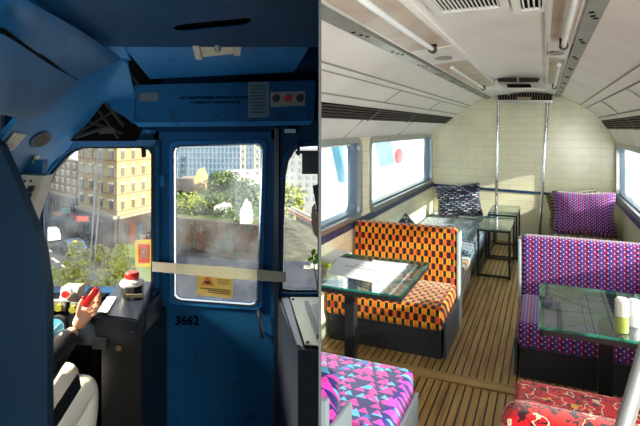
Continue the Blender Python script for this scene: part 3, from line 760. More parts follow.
# header cupboard over the door
YH = 3.0
t = thing('header_panel', 'wide blue equipment box with lettering and buttons above the cab door', 'equipment box', L(222, 125, YH))
bm = prism(bmesh.new(), [L(133, 85, YH), L(316, 80, YH), L(314, 121, YH), L(133, 123, YH)], (0, .30, 0)); bmesh.ops.bevel(bm, geom=bm.edges[:], offset=.006, segments=2, affect='EDGES'); put('housing', bm, BLUE, t)
put('bottom_lip', prism(bmesh.new(), [L(133, 122.5, YH-.005), L(314, 120.5, YH-.005), L(309, 125, YH+.02), L(139, 127, YH+.02)], (0, .25, 0)), BLUE_L, t)
put('label_plate', prism(bmesh.new(), [L(139.5, 93, YH-.003), L(158, 92.5, YH-.003), L(158, 101, YH-.003), L(139.5, 101.5, YH-.003)], (0, .003, 0)), plain('faded grey label', (.10, .14, .17), .5), t)
dk = plain('black lettering', (.002, .003, .005), .9, 0, 0)
text('lettering', "NO UNAUTHORISED PERSON IS ALLOWED", .0218, facing(L(215.5, 97.6, YH-.002), (1, 0, .008)), dk, t, bold=.0009)
text('lettering', "TO REMAIN IN THIS DRIVER'S CAB", .0200, facing(L(215, 102.4, YH-.002), (1, 0, .008)), dk, t, bold=.0006)
npl = put('notice_plate', prism(bmesh.new(), [L(248, 82, YH-.004), L(269, 81.5, YH-.004), L(269, 117, YH-.004), L(248, 118, YH-.004)], (0, .004, 0)), plain('grey notice', (.12, .20, .25), .5), t)
bm = bmesh.new()
for i in range(9): bar(bm, L(251, 86+i*3.3, YH-.0055), L(266, 85.7+i*3.3, YH-.0055), .001, .004)
put('notice_print', bm, dk, npl)
bpl = put('button_plate', prism(bmesh.new(), [L(270.5, 92, YH-.006), L(305, 91, YH-.006), L(305, 105.5, YH-.006), L(270.5, 107, YH-.006)], (0, .006, 0)), plain('pale button plate', (.30, .31, .30), .5), t)
for px, mt, lb in ((276, MAT_BLACK, None), (288, RED, 'red push button'), (300, MAT_BLACK, None)):
    q = L(px, 98.5, YH-.006); o = put('button', tube(bmesh.new(), q, q-Vector((0, .02, 0)), .022, n=16), mt, bpl, smooth=1)
    if lb: o['label'] = lb
for px, py in ((137, 118), (217, 116), (309, 115)): q = L(px, py, YH); put('screw', tube(bmesh.new(), q, q-Vector((0, .006, 0)), .011, n=10), BLUE_D, t)
for px, py, w in ((141, 131.5, 12), (290, 131, 7)): 
    q = L(px, py, YH+.15); put('latch', B(q.x-w*.005, q.x+w*.005, q.y, q.y+.1, q.z-.012, q.z+.012), MAT_PANEL if w == 7 else BLUE_L, t)

# ceiling: dark slab with slot, sloping panel with lamp bracket, side coves
Ys = 2.36
zz = 2.25
def onz(px, py, z): return L(px, py, (z-HC)*F/(128-py))
slabpts = [(-1.10, Ys+.03), (-.003, Ys+.03), (-.003, -.6), (-.95, -.6), (-.97, 1.2)]
sl = [onz(*q, zz) for q in ((173, 28), (177, 25.5), (184, 24), (215, 21), (246, 18), (250, 18.5), (251.5, 21), (248, 24), (243, 26), (212, 29), (184, 32), (177, 31.5))]
bm = holed(bmesh.new(), slabpts, [[(p.x, p.y) for p in sl]], lambda a, b: (a, b, zz), (0, 0, .006))
struct('ceiling_slab', bm, BLUE_D)
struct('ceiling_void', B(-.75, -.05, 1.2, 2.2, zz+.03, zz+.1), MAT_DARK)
t = thing('sloping_ceiling_panel', 'blue sloping panel between the dark ceiling slab and the header box', 'panel', L(222, 60, 2.6))
p_ = [L(122, 45, Ys+.02), L(319.2, 30.5, Ys+.02), L(294, 72, 2.92), L(150, 79, 2.92)]
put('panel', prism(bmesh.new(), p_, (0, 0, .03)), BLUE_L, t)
br = thing('lamp_bracket', 'cream metal lamp bracket with a small bulb under the cab ceiling', 'lamp', L(217, 50, 2.45))
def onpanel(px, py, dz=0):
    n = (p_[1]-p_[0]).cross(p_[2]-p_[0]); n.normalize(); dirn = L(px, py, 1)-Vector((0, 0, HC)); o_ = Vector((0, 0, HC)); kk = (p_[0]-o_).dot(n)/dirn.dot(n); return o_+dirn*kk*(1-dz)
CR = plain('cream enamel bracket', (.62, .55, .36), .4)
put('bracket_plate', prism(bmesh.new(), [onpanel(194.5, 41, .02), onpanel(239.5, 37, .02), onpanel(237.5, 53.5, .02), onpanel(199, 57.5, .02)], (0, .0, .012)), CR, br)
for a, b in (((195, 41), (199, 57)), ((239, 37.5), (237, 53))): put('bracket_flange', bar(bmesh.new(), onpanel(*a, .025), onpanel(*b, .025), .03, .03), CR, br)
put('bulb', tube(bmesh.new(), onpanel(216.5, 40, .035), onpanel(217.5, 49, .035), .016, n=14), plain('grey bulb cap', (.3, .32, .34), .3), br, smooth=1)
# dark side recesses: flat near-black sheet, the shade is put into its colour
struct('ceiling_shade_sheet', prism(bmesh.new(), [L(50, 30, 3.12), L(160, 40, 3.12), L(160, 90, 3.12), L(135, 141, 3.12), L(60, 141, 3.12)], (0, .03, 0)), MAT_DARK)
rc = thing('cable_bundle', 'dark cables and pipes in the recess over the left cab window', 'cables', L(95, 138, 3.1))
for i, (a, b, r) in enumerate((((75, 137), (103, 128), .012), ((85, 120), (122, 133), .010), ((95, 105), (118, 138), .009), ((104, 100), (124, 126), .012), ((80, 132), (112, 112), .008), ((112, 62), (134, 92), .012), ((118, 60), (142, 88), .009))):
    put('pipe', tube(bmesh.new(), L(*a, 3.06), L(*b, 3.06), r, n=10), plain('recess shaded pipe', (.014, .013, .012), .7), rc, smooth=1)  # pipes coloured near black to carry the shade of the recess
put('lamp_reflector', prism(bmesh.new(), [L(100, 128, 3.05), L(113, 127, 3.05), L(115, 133, 3.05), L(99, 134, 3.05)], (0, .03, 0)), plain('dark cream cap', (.07, .06, .04), .5), rc)

def sheetgrid(name, rows, mat, label=None, cat=None, th=.02):
    """smooth pressed-steel panel through rows of points"""
    bm = bmesh.new(); g = [[bm.verts.new(p) for p in r] for r in rows]
    for a, b in zip(g, g[1:]):
        for i in range(len(a)-1): bm.faces.new((a[i], a[i+1], b[i+1], b[i]))
    bmesh.ops.recalc_face_normals(bm, faces=bm.faces[:])
    bmesh.ops.subdivide_edges(bm, edges=bm.edges[:], cuts=3, smooth=.0, use_grid_fill=True)
    for _ in range(4): bmesh.ops.smooth_vert(bm, verts=[v for v in bm.verts if not v.is_boundary], factor=.5, use_axis_x=True, use_axis_y=True, use_axis_z=True)
    bmesh.ops.solidify(bm, geom=bm.faces[:], thickness=th)
    return put(name, bm, mat, None, smooth=60)
# cove between slab and side (long sweeping panel)
o = sheetgrid('trim_8', [[L(-70, -60, 1.0), L(28, -4, 1.28), L(72, 25, 1.75), L(116, 54, 2.36)],
                         [L(-75, -30, .98), L(12, 10, 1.28), L(55, 38, 1.72), L(112, 60, 2.36)],
                         [L(-80, 0, .95), L(0, 28, 1.26), L(36, 51, 1.64), L(74, 76, 2.2)]], BLUE); o['kind'] = 'structure'
o = sheetgrid('trim_9', [[L(-80, 1.5, .95), L(-1, 30, 1.26), L(34, 53, 1.64), L(76, 78, 2.2)],
                         [L(-80, 50, 1.0), L(-5, 65, 1.4), L(24, 80, 1.8), L(50, 100, 2.2)],
                         [L(-80, 110, 1.2), L(-5, 112, 1.6), L(12, 116, 1.9), L(25, 122, 2.3)]], BLUE); o['kind'] = 'structure'
# seam highlight strip
# curved rib sweeping up over the window
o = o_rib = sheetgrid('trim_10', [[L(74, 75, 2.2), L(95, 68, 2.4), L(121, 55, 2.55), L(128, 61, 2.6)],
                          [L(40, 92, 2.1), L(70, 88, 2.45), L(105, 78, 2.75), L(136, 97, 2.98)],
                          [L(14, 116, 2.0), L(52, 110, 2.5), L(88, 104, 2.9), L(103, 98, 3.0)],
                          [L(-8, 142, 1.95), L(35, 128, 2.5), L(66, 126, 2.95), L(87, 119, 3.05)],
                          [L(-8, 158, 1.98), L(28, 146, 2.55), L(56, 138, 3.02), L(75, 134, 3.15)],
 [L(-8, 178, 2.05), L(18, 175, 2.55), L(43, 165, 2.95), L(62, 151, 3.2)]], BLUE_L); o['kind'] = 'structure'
o = sheetgrid('trim_11', [[L(103, 98, 3.0), L(136, 97, 2.98)], [L(114, 107, 3.0), L(136, 118, 3.0)], [L(124, 110, 3.02), L(135, 122, 3.02)]], BLUE); o['kind'] = 'structure'
struct('trim_12', prism(bmesh.new(), [L(69, 141, 3.2), L(156, 140, 3.2), L(156, 146, 3.25), L(74, 147, 3.25), L(60, 152, 3.25)], (0, .06, 0)), BLUE)
struct('trim_13', prism(bmesh.new(), [L(20, 160, 3.2), L(60, 148, 3.22), L(44, 172, 3.25), L(37, 192, 3.25), L(35, 215, 3.25), L(36, 295, 3.25), L(20, 295, 3.25)], (0, .05, 0)), BLUE_L)
RIB = o_rib
from mathutils.bvhtree import BVHTree
bvh = BVHTree.FromPolygons([RIB.matrix_world @ v.co for v in RIB.data.vertices], [tuple(p.vertices) for p in RIB.data.polygons])
def snap(px, py, off=.012):
    o_ = Vector((0, 0, HC)); d_ = (L(px, py, 1)-o_).normalized(); h = bvh.ray_cast(o_, d_)
    return (h[0]-d_*off) if h[0] is not None else L(px, py, 2.4)
o = struct('trim_15', bar(bar(bmesh.new(), L(-2, 27, 1.23), L(36, 51.5, 1.60), .012, .01), L(36, 51.5, 1.60), L(71, 74.5, 2.1), .012, .01), MAT_DARK)
o = struct('trim_16', prism(bmesh.new(), [L(92, 44, 2.36), L(123, 44, 2.36), L(129, 60, 2.52), L(118, 57, 2.5), L(100, 50, 2.4)], (0, .03, 0)), BLUE_L)
# fittings on the rib: round speaker, no smoking sign, small switch, cream switch plate
Yp = 2.45
def disc(c, rx, rz, tilt, y, n=28):
    return [snap(c[0]+rx*math.cos(a*2*PI/n)*math.cos(tilt)-rz*math.sin(a*2*PI/n)*math.sin(tilt), c[1]-(rx*math.cos(a*2*PI/n)*math.sin(tilt)+rz*math.sin(a*2*PI/n)*math.cos(tilt)), y) for a in range(n)]
def ring3(o3, i3, d):
    bm = bmesh.new(); n = len(o3); d = Vector(d)
    A = [bm.verts.new(p) for p in o3]; Bv = [bm.verts.new(p) for p in i3]; A2 = [bm.verts.new(p+d) for p in o3]; B2 = [bm.verts.new(p+d) for p in i3]
    for i in range(n):
        j = (i+1) % n
        bm.faces.new((A[i], A[j], Bv[j], Bv[i])); bm.faces.new((A2[i], B2[i], B2[j], A2[j])); bm.faces.new((A[i], A2[i], A2[j], A[j])); bm.faces.new((Bv[i], Bv[j], B2[j], B2[i]))
    return bm
sp = thing('speaker_grille', 'oval perforated speaker grille in the blue panel beside the windscreen', 'speaker', L(41, 146, Yp))
mg = M('perforated bronze mesh', (.07, .045, .02), .6, .0, .1); x, y, z = mg.co(); mg.mix((((x/.012).fract()-.5).abs() < .22)*(((z/.012).fract()-.5).abs() < .22), (.01, .01, .01))
put('mesh', prism(bmesh.new(), disc((40.5, 140), 10.3, 5.6, .52, .02), (0, .012, 0)), mg.m, sp)
put('rim', ring3(disc((40.5, 140), 11.2, 6.4, .52, .026), disc((40.5, 140), 10, 5.4, .52, .026), (0, .014, 0)), BLUE_D, sp)
ns = thing('no_smoking_sign', 'small cream no smoking sign with a red ring and red bars', 'sign', snap(14, 145))
put('plate', prism(bmesh.new(), [snap(3, 146, .02), snap(14, 132.5, .02), snap(26, 135, .02), snap(12.5, 150, .02), snap(7, 152, .02)], (0, .006, 0)), plain('cream sign', (.62, .56, .40), .5), ns)
put('red_ring', ring3(disc((15.5, 138.8), 6, 3.7, .72, .03), disc((15.5, 138.8), 4.7, 2.7, .72, .03), (0, .004, 0)), RED, ns)
put('red_slash', bar(bmesh.new(), snap(12, 138.5, .034), snap(19, 139, .034), .004, .006), RED, ns)
put('red_bar', bar(bmesh.new(), snap(6.5, 144, .034), snap(13.5, 145, .034), .003, .010), RED, ns); put('red_bar', bar(bmesh.new(), snap(4.5, 147, .034), snap(11.5, 148, .034), .003, .008), RED, ns)
sw = thing('toggle_switch', 'small cream toggle switch on the blue panel under the speaker', 'switch', snap(34, 164))
put('plate', prism(bmesh.new(), [snap(33.5, 155, .02), snap(38.5, 155, .02), snap(35.5, 164, .02), snap(30.5, 164.5, .02)], (0, .01, 0)), MAT_BLACK, sw)
put('lever', prism(bmesh.new(), [snap(34, 156, .035), snap(37.8, 156, .035), snap(36.4, 159.5, .035), snap(33, 159.5, .035)], (0, .02, 0)), MAT_CREAMPL, sw)
put('lever', prism(bmesh.new(), [snap(32.2, 160.5, .035), snap(35.5, 160.5, .035), snap(34.5, 163.5, .035), snap(31.5, 163.5, .035)], (0, .02, 0)), MAT_CREAMPL, sw)
for px, py in ((35, 128), (20, 144), (46.5, 149.5), (22, 93), (48, 82)):
    q = L(px, py, 2.3 if py > 100 else 1.7)
cp = thing('switch_console', 'cream switch console with black rockers below the blue panel', 'console', L(28, 205, 2.5))
put('housing', prism(bmesh.new(), [L(-20, 173, 2.5), L(12, 174, 2.5), L(43.5, 176, 2.5), L(34, 205, 2.5), L(27, 226, 2.5), L(-10, 226, 2.5)], (0, .10, 0)), MAT_CREAMPL, cp)
put('rocker', prism(bmesh.new(), [L(28, 186, 2.48), L(33, 186, 2.48), L(31, 192, 2.48), L(26, 192, 2.48)], (0, .03, 0)), MAT_BLACK, cp)
put('rocker', prism(bmesh.new(), [L(25, 193, 2.48), L(30, 193, 2.48), L(28.5, 198, 2.48), L(23.5, 198, 2.48)], (0, .03, 0)), MAT_BLACK, cp)
for px in (20, 25, 31): q = L(px, 181, 2.5); put('screw', tube(bmesh.new(), q, q-Vector((0, .006, 0)), .005, n=8), MAT_DARK, cp)
struct('trim_14', prism(bmesh.new(), [L(-60, 160, 2.62), L(43.5, 160, 2.62), L(41, 178, 2.62), L(36, 200, 2.62), L(31, 240, 2.62), L(31, 330, 2.62), L(-60, 330, 2.62)], (0, .05, 0)), BLUE)

# near blue partition post in the left foreground
Yn = 1.6
o = put('cab_side_screen', prism(bmesh.new(), [L(-90, 60, Yn), L(0, 146, Yn), L(14, 178, Yn), L(36, 232, Yn), L(42, 252, Yn), L(47, 290, Yn), L(47, 560, Yn), L(-90, 560, Yn)], (0, .04, 0)), plain('slate blue screen paint', (.008, .026, .050), .5, 0, .2)); tag(o, 'large flat dark blue screen standing upright at the left edge', 'screen')

# ------------------------------------------------------------------ cab desk and controls
t = thing('driver_desk', 'black driving desk with gauge, yellow lamps and dark front under the windscreen', 'desk', (XZ(20, 0, 3.1)[0], 3.1, ZFL))
put('desk_body', prism(bmesh.new(), [L(5, 296, 3.12), L(98, 296, 3.12), L(98, 436, 3.12), L(5, 436, 3.12)], (0, .17, 0)), plain('matte black desk', (.006, .006, .007), 1, 0, 0), t)
put('sill_strip', B(XZ(36, 0, 3.2)[0], XZ(156, 0, 3.2)[0], 3.18, YF, L(0, 297, 3.2).z, L(0, 291.5, 3.2).z), BLUE_D, t)
put('instrument_panel', prism(bmesh.new(), [L(40, 299, 3.05), L(100, 299, 3.05), L(100, 345, 2.95), L(40, 345, 2.95)], (0, .12, 0)), plain('dark instrument panel', (.008, .010, .014), 1, 0, 0), t)
put('lamp_plate', prism(bmesh.new(), [L(44, 300.5, 3.02), L(65, 301, 3.02), L(65, 311.5, 3.02), L(44, 311, 3.02)], (0, .03, 0)), plain('grey lamp plate', (.16, .16, .13), .5), t)
put('lamp_plate', prism(bmesh.new(), [L(70, 303, 3.02), L(100, 304, 3.02), L(100, 312.5, 3.02), L(70, 312, 3.02)], (0, .03, 0)), plain('grey plate', (.16, .16, .13), .5), t)
YL = plain('yellow lens', (.22, .22, .03), .3)
for px, py in ((51, 306), (60, 307), (74, 308.5)): q = L(px, py, 3.02); put('indicator_lamp', tube(bmesh.new(), q, q-Vector((0, .025, 0)), .021, n=16), YL, t, smooth=1)
q = L(59, 325, 2.96); g = put('gauge', tube(bmesh.new(), q, q-Vector((0, .035, 0)), .062, n=28), MAT_BLACK, t, smooth=1)
put('gauge_face', tube(bmesh.new(), q-Vector((0, .034, 0)), q-Vector((0, .038, 0)), .050, n=28), plain('blue dial', (.12, .42, .62), .3), g)
bm = bar(bmesh.new(), q+Vector((-.028, -.040, -.03)), q+Vector((.025, -.040, .025)), .004, .004); put('needle', bm, MAT_WHITE, g)
t = thing('emergency_button', 'cream box with a round red push button on the desk edge', 'button', L(69, 302, 2.95))
bm = prism(bmesh.new(), [L(60.5, 287, 2.97), L(79, 288, 2.97), L(77.5, 303, 2.92), L(58.5, 302, 2.92)], (0, .09, 0)); bmesh.ops.bevel(bm, geom=bm.edges[:], offset=.006, segments=2, affect='EDGES'); put('box', bm, plain('cream box', (.20, .19, .145), .5), t)
q = L(69, 292, 2.95); put('collar', tube(bmesh.new(), q, q-Vector((0, .035, 0)), .028, n=20), MAT_WHITE, t, smooth=1)
put('button', tube(bmesh.new(), q-Vector((0, .03, 0)), q-Vector((0, .05, 0)), .020, n=20), RED, t, smooth=1)

# tall black cabinet with sloping top
t = thing('equipment_cabinet', 'tall black cabinet with a sloping navy top left of the cab door', 'cabinet', (XZ(120, 0, 2.9)[0], 2.9, ZFL))
A = [L(118.5, 281, 3.24), L(153, 281, 3.24), L(137.5, 320, 2.72), L(95, 314, 2.72)]
bm = bmesh.new(); up = [bm.verts.new(p) for p in A]; lo = [bm.verts.new((p.x, p.y, L(0, 341, 2.72).z)) for p in A]
bm.faces.new(up); bm.faces.new(lo[::-1])
for i in range(4): bm.faces.new((up[i], lo[i], lo[(i+1) % 4], up[(i+1) % 4]))
bmesh.ops.bevel(bm, geom=bm.edges[:], offset=.008, segments=2, affect='EDGES'); put('sloping_top', bm, MAT_NAVY, t)
put('body', B(L(100, 0, 2.76).x, L(140, 0, 2.76).x, 2.78, 3.24, ZFL, L(0, 342, 2.72).z), MAT_BLACK, t)
put('side_panel', B(L(146, 0, 3.1).x, L(154.5, 0, 3.1).x, 2.95, 3.25, ZFL, L(0, 300, 3.1).z), MAT_NAVY, t)
put('recess_box', prism(bmesh.new(), [L(92, 338, 2.70), L(106, 339, 2.70), L(106, 350, 2.70), L(92, 349, 2.70)], (0, .05, 0)), plain('grey black box', (.03, .032, .035), .5), t)
for px, py in ((98, 318), (96.5, 328), (133.5, 323), (132.5, 332)): q = L(px, py, 2.715); put('screw', tube(bmesh.new(), q, q-Vector((0, .006, 0)), .0065, n=10), MAT_CHROME, t)
q = L(119, 348, 2.775); put('badge', tube(bmesh.new(), q, q-Vector((0, .006, 0)), .016, n=10), plain('tan badge', (.22, .12, .07), .6), t)
n_ = (A[1]-A[0]).cross(A[3]-A[0]).normalized(); n_ = n_ if n_.z > 0 else -n_
def ontop(px, py, h):
    o_ = Vector((0, 0, HC)); dr = L(px, py, 1)-o_; return o_+dr*((A[0]+n_*h-o_).dot(n_)/dr.dot(n_))
o = put('instruction_card', prism(bmesh.new(), [ontop(107, 297, .002), ontop(116.5, 297, .002), ontop(107.5, 313, .002), ontop(97, 312, .002)], n_*.002), plain('white card', (.42, .42, .43), .6)); tag(o, 'white card lying on the sloping top of the black cabinet', 'card')
bt_ = thing('alarm_beacon', 'red and white beacon on a black drum on top of the cabinet', 'beacon', ontop(132, 294, 0))
c0 = ontop(132, 294, .0)
R_ = n_.to_track_quat('Z', 'Y').to_matrix().to_4x4(); T_ = Matrix.Translation(c0)
def lb(prof): b = lathe(bmesh.new(), prof, (0, 0, 0), 28); b.transform(Matrix.Translation(c0)); return b
put('drum', lb([(0, -.02), (.066, -.02), (.066, .05), (.062, .056), (0, .056)]), MAT_BLACK, bt_, smooth=1)
put('white_collar', lb([(0, .056), (.066, .056), (.072, .066), (.062, .084), (.034, .094), (0, .093)]), MAT_WHITE, bt_, smooth=1)
put('red_knob', lb([(0, .09), (.032, .09), (.040, .098), (.042, .120), (.034, .132), (0, .136)]), RED, bt_, smooth=1)
put('bracket', prism(bmesh.new(), [L(126, 294.5, 2.83), L(142, 294.5, 2.83), L(142, 298, 2.83), L(126, 297, 2.83)], (0, .01, 0)), plain('dull brass', (.2, .17, .1), .4, .4), bt_)

# right-hand console with cream top plate
t = thing('right_console', 'dark console with a pale sloping top plate at the right of the cab', 'console', (XZ(300, 0, 2.8)[0], 2.8, ZFL))
A2 = [L(277, 297, 3.28), L(319.2, 297, 3.28), L(319.2, 352, 2.55), L(298, 349, 2.55)]
bm = bmesh.new(); up = [bm.verts.new(p) for p in A2]; lo = [bm.verts.new((p.x, p.y, ZFL)) for p in A2]
bm.faces.new(up); bm.faces.new(lo[::-1])
for i in range(4): bm.faces.new((up[i], lo[i], lo[(i+1) % 4], up[(i+1) % 4]))
put('body', bm, plain('blue black console', (.03, .038, .055), .35), t)
n2 = (A2[1]-A2[0]).cross(A2[3]-A2[0]).normalized(); n2 = n2 if n2.z > 0 else -n2
def on2(px, py, h):
    o_ = Vector((0, 0, HC)); dr = L(px, py, 1)-o_; return o_+dr*((A2[0]+n2*h-o_).dot(n2)/dr.dot(n2))
put('top_plate', prism(bmesh.new(), [on2(290, 298, .004), on2(319, 298, .004), on2(319, 346.5, .004), on2(305, 345, .004)], n2*.006), plain('pale green steel plate', (.50, .54, .44), .35, .2), t)
put('side_strip', prism(bmesh.new(), [on2(281, 297.5, .004), on2(288, 297.5, .004), on2(303, 347, .004), on2(297, 345, .004)], n2*.004), plain('grey blue strip', (.16, .19, .25), .3), t)
put('lever', bar(bmesh.new(), on2(306.5, 303, .02), on2(318.5, 337, .02), .022, .03, up=n2), plain('grey lever', (.12, .14, .15), .35, .3), t)
for px, py in ((293, 299.5), (307.5, 342.5)): q = on2(px, py, .01); put('screw', tube(bmesh.new(), q, q+n2*.006, .010, n=10), MAT_BLACK, t)
# sun visor
t = thing('sun_visor', 'black rectangular sun visor hanging in the right cab window', 'visor', L(311, 175, 3.2))
put('visor_blade', B(L(302, 0, 3.2).x, -.004, 3.19, 3.205, L(0, 174, 3.2).z, L(0, 150.5, 3.2).z, r=.003), MAT_BLACK, t)
put('visor_arm', bar(bmesh.new(), L(295.5, 152.5, 3.2), L(303, 152, 3.2), .03, .02), MAT_BLACK, t)
put('visor_clamp', B(L(297, 0, 3.2).x, L(299.5, 0, 3.2).x, 3.19, 3.28, L(0, 155.5, 3.2).z, L(0, 145, 3.2).z), BLUE_D, t)
o = put('wiper_stub', bar(bmesh.new(), L(143.5, 146, 3.28), L(144, 157, 3.28), .02, .025), MAT_BLACK); tag(o, 'short black bracket hanging from the top of the left windscreen', 'bracket')
# long wiper arms of the left windscreen, outside the glass
o = thing('windscreen_wiper', 'pair of thin white wiper rods outside the left windscreen', 'wiper', L(95, 290, YF+.12))
for a, b in (((98, 147), (88, 292)), ((103.5, 147), (92, 292))):
    put('wiper_rod', tube(bmesh.new(), L(*a, YF+.12), L(*b, YF+.12), .0055, n=8), plain('pale rod', (.75, .75, .72), .4), o)

# ------------------------------------------------------------------ person in the driving seat
SKIN = M('skin', (.62, .34, .22), .5); SKIN.p.inputs['Subsurface Weight'].default_value = .1; SKIN.wear((.66, .30, .20), 12, .5, 2, .3); SKIN = SKIN.m
def skin(name, joints, edges, mat, parent, sub=2, root=0, infl=1.0):
    """joints: (point, radius)"""
    me = bpy.data.meshes.new(name); me.from_pydata([tuple(p) for p, r in joints], edges, [])
    o = bpy.data.objects.new(name, me); C.objects.link(o)
    o.modifiers.new('skin', 'SKIN'); 
    if not me.skin_vertices:
        bpy.context.view_layer.objects.active = o
    for i, (p, r) in enumerate(joints):
        sv = me.skin_vertices[0].data[i]; rr = r if isinstance(r, tuple) else (r, r); rr = (rr[0]*infl, rr[1]*infl); sv.radius = rr; sv.use_root = (i == root)
    o.modifiers['skin'].use_smooth_shade = True
    s_ = o.modifiers.new('sub', 'SUBSURF'); s_.levels = sub; s_.render_levels = sub
    dg = bpy.context.evaluated_depsgraph_get()
    m2 = bpy.data.meshes.new_from_object(o.evaluated_get(dg)); bpy.data.objects.remove(o)
    bm = bmesh.new(); bm.from_mesh(m2); bpy.data.meshes.remove(m2)
    return bm
P0 = thing('person', 'seated person in black leather jacket and white trousers holding a red handle', 'person', (-1.42, 2.3, ZFL))
hip = Vector((-1.50, 2.02, .30)); chest = Vector((-1.52, 2.02, .72)); neck = Vector((-1.50, 2.05, .92)); head = Vector((-1.49, 2.10, 1.10))
shR = Vector((-1.36, 2.08, .84)); shL = Vector((-1.70, 2.02, .84))
elR = L(30, 384, 2.46); wrR = L(76, 328, 2.74)
knN = L(84, 383, 2.60); anN = L(76, 500, 2.62)
knF = L(66, 370, 2.92); anF = L(58, 470, 2.95)
hipN = hip+Vector((.10, .05, 0)); hipF = hip+Vector((-.08, .05, 0))
# body: one continuous surface
J = [(hip, (.15, .12)), (chest, (.16, .12)), (neck, .05), (head+Vector((0, .0, -.06)), .065), (shR, .065), (elR, .045), (wrR, .036), (shL, .065), (Vector((-1.80, 2.22, .60)), .045), (Vector((-1.68, 2.5, .60)), .03),
     (hipN, .10), (hipN.lerp(knN, .5), .088), (knN, .066), (knN.lerp(anN, .4), .058), (anN, .036), (hipF, .10), (knF, .064), (anF, .036), (anN+Vector((.02, .16, -.04)), .03), (anF+Vector((.02, .16, -.04)), .03)]
E_ = [(0, 1), (1, 2), (2, 3), (1, 4), (4, 5), (5, 6), (1, 7), (7, 8), (8, 9), (0, 10), (10, 11), (11, 12), (12, 13), (13, 14), (0, 15), (15, 16), (16, 17), (14, 18), (17, 19)]
bm = skin('body', J, E_, SKIN, P0)
# head shape and face
hb = bmesh.new(); bmesh.ops.create_uvsphere(hb, u_segments=28, v_segments=20, radius=.1)
for v in hb.verts:
    c = v.co; c.x *= .78; c.z *= 1.15; c.y *= .95
    if c.z < 0: c.x *= 1+c.z*2.2; c.y *= 1+c.z*.8
    if c.y > .03: c.y += .012*math.exp(-((c.x/.012)**2))*math.exp(-(((c.z+.01)/.025)**2))*1.4
merge(bm, hb, Matrix.Translation(head))
put('body', bm, SKIN, P0, smooth=80)
for s_ in (-1, 1):
    q = head+Vector((.032*s_, .082, .012)); b = bmesh.new(); bmesh.ops.create_uvsphere(b, u_segments=12, v_segments=8, radius=.012); merge(b2 := bmesh.new(), b, Matrix.Translation(q)); put('eye', b2, MAT_WHITE, P0, smooth=80)
    b = bmesh.new(); bmesh.ops.create_uvsphere(b, u_segments=10, v_segments=8, radius=.022); merge(b2 := bmesh.new(), b, Matrix.Translation(head+Vector((.078*s_, -.005, 0))) @ Matrix.Diagonal((.35, .7, 1.2, 1))); put('ear', b2, SKIN, P0, smooth=80)
put('mouth', bar(bmesh.new(), head+Vector((-.02, .078, -.05)), head+Vector((.02, .078, -.05)), .006, .007), plain('lips', (.5, .12, .1), .5), P0)
hb = bmesh.new(); bmesh.ops.create_uvsphere(hb, u_segments=24, v_segments=16, radius=.112)
for v in hb.verts: v.co.x *= .80; v.co.z *= 1.12
bmesh.ops.delete(hb, geom=[v for v in hb.verts if v.co.y > .055 and v.co.z < .07], context='VERTS'); bmesh.ops.solidify(hb, geom=hb.faces[:], thickness=.01)
merge(b2 := bmesh.new(), hb, Matrix.Translation(head+Vector((0, -.012, .012)))); put('hair', b2, plain('dark brown hair', (.05, .025, .015), .5), P0, smooth=80)
# jacket
LE = M('black leather', (.022, .023, .025), .24, 0, .6); n = LE.noise(14, 3); LE.bump(n, .5, .02); LE = LE.m
wj = wrR.lerp(elR, .10)
J = [(hip+Vector((0, 0, .05)), (.165, .135)), (chest, (.175, .135)), (neck+Vector((0, 0, -.03)), .062), (shR, .078), (shR.lerp(elR, .5), .072), (elR, .074), (elR.lerp(wrR, .25), .070), (elR.lerp(wrR, .42), .060), (elR.lerp(wrR, .55), .063), (elR.lerp(wrR, .68), .051), (elR.lerp(wrR, .8), .052), (wj, .042), (shL, .078), (Vector((-1.80, 2.22, .60)), .055), (Vector((-1.70, 2.45, .60)), .036)]
bm = skin('jacket', J, [(0, 1), (1, 2), (1, 3), (3, 4), (4, 5), (5, 6), (6, 7), (7, 8), (8, 9), (9, 10), (10, 11), (1, 12), (12, 13), (13, 14)], LE, P0, infl=1.25)
put('jacket', bm, LE, P0, smooth=80)
# trousers
TRS = M('white cotton', (.90, .87, .78), .8); n = TRS.noise(7, 3); TRS.bump(n, .4, .03); TRS = TRS.m
J = [(hip, (.165, .135)), (hipN, .115), (hipN.lerp(knN, .5), .104), (hipN.lerp(knN, .85), .084), (knN, .074), (knN.lerp(anN, .2), .070), (knN.lerp(anN, .55), .062), (knN.lerp(anN, .95), .046), (hipF, .115), (hipF.lerp(knF, .5), .098), (knF, .070), (knF.lerp(anF, .3), .066), (anF, .045)]
bm = skin('trousers', J, [(0, 1), (1, 2), (2, 3), (3, 4), (4, 5), (5, 6), (6, 7), (0, 8), (8, 9), (9, 10), (10, 11), (11, 12)], TRS, P0, infl=1.2)
put('trousers', bm, TRS, P0, smooth=80)
for an in (anN, anF):
    q = an+Vector((0, .09, 0)); put('shoe', B(q.x-.045, q.x+.045, q.y-.14, q.y+.12, ZFL+.0, ZFL+.09, r=.03, seg=3), MAT_BLACK, P0, smooth=60)
